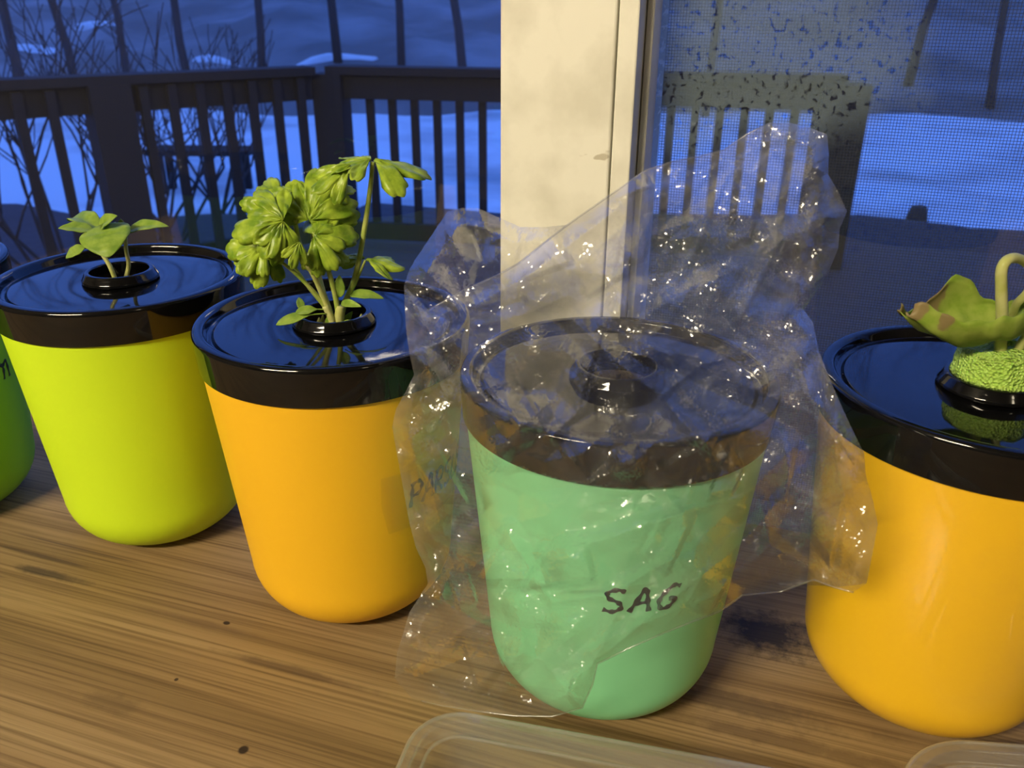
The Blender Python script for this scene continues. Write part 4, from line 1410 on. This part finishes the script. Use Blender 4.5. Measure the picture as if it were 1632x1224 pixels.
ANCH_F = [((690, 500), 8, 60, 170), ((1275, 490), 7, 60, 160), ((1250, 376), 9, 60, 170), ((800, 1092), 8, 50, 120), ((952, 1055), 6, 60, 150),
          ((1088, 818), 6, 50, 110), ((1300, 560), 6, 50, 120), ((905, 360), 6, 60, 150), ((1230, 210), 7, 60, 150), ((662, 600), 7, 50, 120),
          ((1372, 722), 7, 50, 110), ((1228, 870), 8, 50, 120), ((1060, 480), 7, 60, 140), ((880, 690), 6, 50, 120), ((1120, 715), 5, 50, 110),
          ((700, 930), 6, 50, 110), ((830, 900), 7, 40, 90), ((1313, 290), 6, 40, 100), ((1040, 275), 5, 50, 110), ((1180, 560), 6, 50, 120), ((645, 1080), 6, 50, 110)]
PATCH_F = [(860, 900, 80, 45, 1.0), (1065, 860, 40, 45, 0.8), (780, 1050, 55, 45, 0.7), (1130, 930, 60, 40, 0.6), (925, 1105, 30, 40, 0.8), (1350, 720, 25, 90, 0.9),
           (850, 450, 120, 45, 0.7), (1060, 400, 60, 60, 0.6), (1230, 300, 60, 60, 0.5), (690, 790, 40, 70, 0.7), (1290, 820, 60, 70, 0.6), (1000, 560, 80, 40, 0.4)]
ANCH_B = [((713, 340), 8, 60, 150), ((764, 335), 7, 60, 150), ((664, 410), 7, 60, 130), ((1150, 420), 8, 60, 160), ((1300, 262), 6, 60, 150), ((840, 365), 6, 50, 120),
          ((1260, 560), 7, 60, 150), ((655, 560), 6, 50, 120), ((1240, 760), 7, 60, 140), ((730, 480), 7, 50, 120), ((980, 450), 7, 60, 150)]
PATCH_B = [(800, 400, 70, 50, 0.7), (700, 450, 40, 70, 0.7), (1240, 820, 60, 80, 0.7), (1150, 330, 90, 70, 0.4)]


RAMPS = [(815, 900, 38, 42, 0.5), (905, 905, 42, 32, -0.2), (1062, 860, 28, 50, 0.45), (772, 1048, 30, 45, -0.3), (1222, 290, 26, 45, 0.2), (672, 480, 20, 42, -0.2),
         (700, 760, 24, 50, -0.5), (1352, 690, 14, 50, -0.45), (920, 590, 24, 55, 0.3), (1315, 840, 24, 45, 0.2), (1030, 560, 45, 16, 0.35), (862, 415, 45, 26, -0.6),
         (1010, 390, 24, 55, 0.2), (1125, 945, 26, 36, 0.5), (1190, 460, 18, 60, 0.5), (925, 1095, 18, 40, 0.2), (770, 460, 30, 28, -0.4), (1120, 330, 22, 50, 0.4),
         (735, 930, 18, 45, -0.3), (1290, 610, 18, 55, -0.3), (1000, 300, 40, 14, -0.5), (830, 650, 22, 45, -0.5), (1160, 760, 20, 40, 0.4)]
RAMPS_B = [(740, 400, 24, 50, -0.3), (690, 440, 20, 45, 0.4), (800, 400, 30, 36, 0.3), (1260, 420, 24, 55, 0.3), (1150, 290, 26, 40, 0.4), (1240, 740, 26, 60, 0.2),
           (690, 650, 20, 50, 0.3), (960, 440, 40, 22, -0.3), (1080, 460, 24, 45, 0.5)]


def bag_sheet(poly, interior, creases, front, seed, anchors, patches):
    rng = np.random.RandomState(seed)
    rim2 = resample(poly, 3.6, 0.4, rng)
    # boundary depth by arc interpolation of the control polygon
    pc = np.array([q[:2] for q in poly], float); pyv = np.array([q[2] for q in poly])
    by = []
    n = len(poly)
    for q in rim2:
        best = (1e9, 0)
        for i in range(n):
            a, b = pc[i], pc[(i + 1) % n]
            d = b - a; t = np.clip(((q - a) @ d) / (d @ d), 0, 1)
            ds = np.hypot(*(q - a - t * d))
            if ds < best[0]: best = (ds, pyv[i] * (1 - t) + pyv[(i + 1) % n] * t)
        by.append(best[1])
    by = np.array(by)
    x0, y0 = rim2.min(0); x1, y1 = rim2.max(0)
    st = 3.5
    gx, gy = np.meshgrid(np.arange(x0, x1, st), np.arange(y0, y1, st * 0.87))
    gx = gx + (np.arange(gx.shape[0]) % 2)[:, None] * st / 2
    gx = (gx + rng.uniform(-1, 1, gx.shape) * st * 0.22).ravel(); gy = (gy + rng.uniform(-1, 1, gy.shape) * st * 0.22).ravel()
    ok = inside(rim2, gx, gy)
    gx, gy = gx[ok], gy[ok]
    cl = np.vstack([rim2, rim2[:1]])
    dm = seg_dist(gx, gy, [tuple(q) for q in cl])
    gx, gy = gx[dm > 2.2], gy[dm > 2.2]
    nbd = len(rim2)
    X = np.concatenate([rim2[:, 0], gx]); Y = np.concatenate([rim2[:, 1], gy])
    res = delaunay_2d_cdt([Vector((a, b)) for a, b in zip(X, Y)], [], [list(range(nbd))], 1, 1e-5)
    V2 = np.array([tuple(v) for v in res[0]]); tris = [tuple(f) for f in res[2]]
    X, Y = V2[:, 0], V2[:, 1]
    orig = res[3]
    isb = np.array([any(i < nbd for i in o_) for o_ in orig])
    # fields
    cx = [q[0] for q in interior] + [q[0] for q in rim2[::3]]
    cy = [q[1] for q in interior] + [q[1] for q in rim2[::3]]
    cv = [q[2] for q in interior] + list(by[::3])
    D = idw(cx, cy, cv, X, Y)
    for i, o_ in enumerate(orig):
        for k in o_:
            if k < nbd: D[i] = by[k]
    # limits from the solid things around
    lim = np.full(len(X), 9.0)
    for i in range(len(X)):
        d = ray(X[i], Y[i])
        if d.z < 0:
            lim[i] = min(lim[i], d.y * (0.0015 - CAM_H) / d.z)
        lim[i] = min(lim[i], d.y * 0.550 / d.dot(WN))
        dn = d.normalized()
        for k in 'BCD':
            if k == 'C' and not front: continue
            h = BVH[k].ray_cast(CAM, dn)
            if h[0] is not None:
                lim[i] = min(lim[i], h[0].y - (0.0035 if k == 'C' else 0.003))
    # relax
    E = set()
    for t in tris:
        for a, b in ((t[0], t[1]), (t[1], t[2]), (t[2], t[0])):
            E.add((min(a, b), max(a, b)))
    E = np.array(list(E))
    deg = np.bincount(E.ravel(), minlength=len(X)).astype(float)
    D0 = D.copy()
    D = np.minimum(D, lim)
    for it in range(110):
        s = np.bincount(E[:, 0], D[E[:, 1]], len(X)) + np.bincount(E[:, 1], D[E[:, 0]], len(X))
        s = s / np.maximum(deg, 1)
        D2 = 0.35 * D + 0.6 * s + 0.05 * D0
        D = np.where(isb, np.minimum(D, lim), np.minimum(D2, lim))
    # crumple
    db = seg_dist(X, Y, [tuple(q) for q in cl])
    edge = np.clip(db / 26.0, 0, 1)
    fld = np.zeros(len(X))
    for pl, hgt, wd in creases:
        dd = seg_dist(X, Y, pl)
        fld += hgt * 1.25 * np.clip(1 - dd / wd, 0, 1) ** 1.25
    amp = 1.0 if front else 1.3
    # sharp tension folds radiating from the points where the film is pinched
    rg = random.Random(seed * 17)
    for (ax_, ay_), n_, lmin, lmax in anchors:
        a0 = rg.uniform(0, 6.28)
        for k in range(n_):
            a = a0 + 6.283 * k / n_ + rg.uniform(-0.35, 0.35)
            ln = rg.uniform(lmin, lmax)
            r0 = rg.uniform(4, 26)
            b = rg.uniform(-0.12, 0.12)
            pl = [(ax_ + math.cos(a + b * q) * (r0 + ln * q), ay_ + math.sin(a + b * q) * (r0 + ln * q)) for q in (0, 0.33, 0.66, 1.0)]
            x0_, x1_ = min(q[0] for q in pl) - 16, max(q[0] for q in pl) + 16
            y0_, y1_ = min(q[1] for q in pl) - 16, max(q[1] for q in pl) + 16
            sel = (X > x0_) & (X < x1_) & (Y > y0_) & (Y < y1_)
            if not sel.any(): continue
            dd = seg_dist(X[sel], Y[sel], pl)
            along = np.clip(np.hypot(X[sel] - ax_, Y[sel] - ay_) / (r0 + ln), 0, 1)
            wd = rg.uniform(7, 16)
            t_ = np.clip(1 - dd / wd, 0, 1)
            fld[sel] += rg.uniform(0.0013, 0.0032) * t_ * (1 - along ** 2)
    # flat tilted facets pulled taut between folds (centre, half sizes, turn)
    for px_, py_, hx_, hy_, an_ in (RAMPS if front else RAMPS_B):
        ca_, sa_ = math.cos(an_), math.sin(an_)
        u_ = ((X - px_) * ca_ + (Y - py_) * sa_) / hx_; v_ = (-(X - px_) * sa_ + (Y - py_) * ca_) / hy_
        m_ = np.clip((1.0 - np.abs(u_)) * 4, 0, 1) * np.clip((1.0 - np.abs(v_) + 0.5 * u_ * math.sin(px_)) * 2.5, 0, 1)
        fld += m_ * np.maximum(0, (X - px_ + hx_) * 1.25e-4 + (Y - py_ + hy_) * (1.5e-4 if py_ > 740 else 0.7e-4))
    patch = np.full(len(X), 0.12)
    for px_, py_, rx_, ry_, st_ in patches:
        patch = np.maximum(patch, st_ * np.exp(-((X - px_) / rx_) ** 2 - ((Y - py_) / ry_) ** 2))
    A1 = facet(X, Y, 80, seed + 1, 0.6, 2.2) * .0125 * amp
    A2 = facet(X, Y, 46, seed + 2, -0.6, 2.4) * .0080 * amp
    A3 = facet(X, Y, 22, seed + 3, 0.3, 1.8) * .0044
    A4 = facet(X, Y, 11, seed + 4) * .0010
    crum = np.abs(A1) + A2 + A3 * patch + A4 * patch
    D = D - (fld + crum) * (0.12 + 0.88 * edge)
    D = np.minimum(D, lim)
    pts = [at_y(a, b, d) for a, b, d in zip(X, Y, D)]
    return pts, tris


INT_F = [(1000, 735, .286), (800, 720, .312), (1200, 720, .308), (1000, 600, .318), (1000, 500, .350), (1000, 420, .372), (1200, 350, .380), (1150, 480, .348),
         (900, 900, .286), (1100, 900, .286), (770, 900, .315), (1230, 850, .312), (1330, 850, .292), (700, 600, .360), (720, 800, .345), (1250, 600, .335),
         (850, 560, .335), (850, 480, .362), (900, 1000, .288), (750, 1060, .33)]
INT_B = [(900, 600, .475), (1000, 420, .452), (1130, 350, .448), (1240, 480, .455), (1200, 700, .468), (1150, 880, .462), (760, 450, .470), (720, 600, .430), (760, 800, .430),
         (700, 700, .40), (1280, 700, .40), (1320, 850, .32), (1000, 800, .475), (1100, 600, .478), (1270, 330, .425)]
front_poly = LEFT + FRONT_TOP + RIGHT + FRONT_HEM
back_poly = LEFT + BACK_TOP + RIGHT + BACK_HEM
pF, tF = bag_sheet(front_poly, INT_F, CREASES_F, True, 3, ANCH_F, PATCH_F)
pB, tB = bag_sheet(back_poly, INT_B, CREASES_B, False, 5, ANCH_B, PATCH_B)
bag_c = Vector((POT_POS['C'].x, POT_POS['C'].y, 0))
bag = empty('plastic_bag', bag_c, 'crumpled clear plastic bag draped over the mint pot', 'bag')
part(bag, 'front_sheet', pF, tF, M_BAG, smooth=False)
part(bag, 'back_sheet', pB, tB, M_BAG, smooth=False)
for nm, ctl in (('top_hem', FRONT_TOP + RIGHT[:8]), ('front_hem', FRONT_HEM)):
    path = []
    for q0, q1 in zip(ctl[:-1], ctl[1:]):
        for k in range(3):
            t = k / 3
            path.append(at_y(q0[0] + (q1[0] - q0[0]) * t, q0[1] + (q1[1] - q0[1]) * t, q0[2] + (q1[2] - q0[2]) * t - 0.0008))
    path = [Vector((q.x, q.y, max(q.z, 0.0006))) for q in path]
    vs, fs = tube_geo(path, 0.00045, 6)
    part(bag, nm, vs, fs, M_BAG)


# ------------------------------------------------------------------ clear plastic trays in the foreground
def tray(name, corner_px, zr, dir_deg, lx, ly, rc, hgt, label, rings):
    """rounded rectangular clear lid; corner_px = far left corner of the rim, its long side heads dir_deg in plan"""
    c = at_z(corner_px[0], corner_px[1], zr)
    u = Vector((math.cos(math.radians(dir_deg)), math.sin(math.radians(dir_deg)), 0)); v = Vector((-u.y, u.x, 0))
    ctr = c + u * (lx / 2) - v * (ly / 2)
    ctr.z = 0
    root = empty(name, ctr, label, 'tray', 'clear trays at the front of the table')
    def loop(inset, z):
        pts = []
        hx, hy, r = lx / 2 - inset, ly / 2 - inset, max(rc - inset, 0.006)
        for (sx, sy, a0) in ((1, 1, 0), (-1, 1, 90), (-1, -1, 180), (1, -1, 270)):
            for k in range(13):
                a = math.radians(a0 + 90 * k / 12)
                pts.append(u * (sx * (hx - r) + r * math.cos(a)) + v * (sy * (hy - r) + r * math.sin(a)) + Z * z)
        return pts
    def skin(nm, prof, cap=False):
        vs, fs = [], []
        for ins, z in prof: vs += loop(ins, z)
        n = 52
        for q in range(len(prof) - 1):
            for i in range(n):
                j = (i + 1) % n
                fs.append((q * n + i, q * n + j, (q + 1) * n + j, (q + 1) * n + i))
        if cap: fs.append(tuple((len(prof) - 1) * n + i for i in range(n)))
        mesh_obj(nm, vs, fs, M_TRAY, root, smooth=True)
    skin('rim', round_profile([(0.002, hgt * 0.55), (0.0, hgt * 0.6), (0.0, hgt), (0.007, hgt + 0.0005), (0.009, hgt * 0.72)], [0, 0, 0.0012, 0.0015, 0], 4))
    skin('wall', round_profile([(0.009, hgt * 0.72), (0.013, 0.010), (0.018, 0.002)], [0, 0.003, 0], 5))
    for ins, z, rr in ((0.0015, hgt, 0.0011), (0.0100, hgt * 0.80, 0.0010), (0.0185, 0.0040, 0.0013)):
        lo = loop(ins, z)
        vs, fs = tube_geo(lo + lo[:2], rr, 6)
        mesh_obj('bead', vs, fs, M_TRAY, root, smooth=True)
    skin('floor_panel', round_profile([(0.018, 0.002), (0.030, 0.0015), (0.033, 0.004), (0.036, 0.0015), (0.060, 0.0015)], [0, 0.001, 0.001, 0.001, 0], 4), True)
    return root


tray('clear_tray', (672, 1122), 0.030, -12.5, 0.22, 0.15, 0.026, 0.030, 'clear rectangular plastic tray at the bottom edge before the mint pot', 2)
tray('clear_tray', (1392, 1168), 0.030, -5, 0.15, 0.13, 0.045, 0.030, 'clear rounded plastic tray at the bottom right corner', 2)
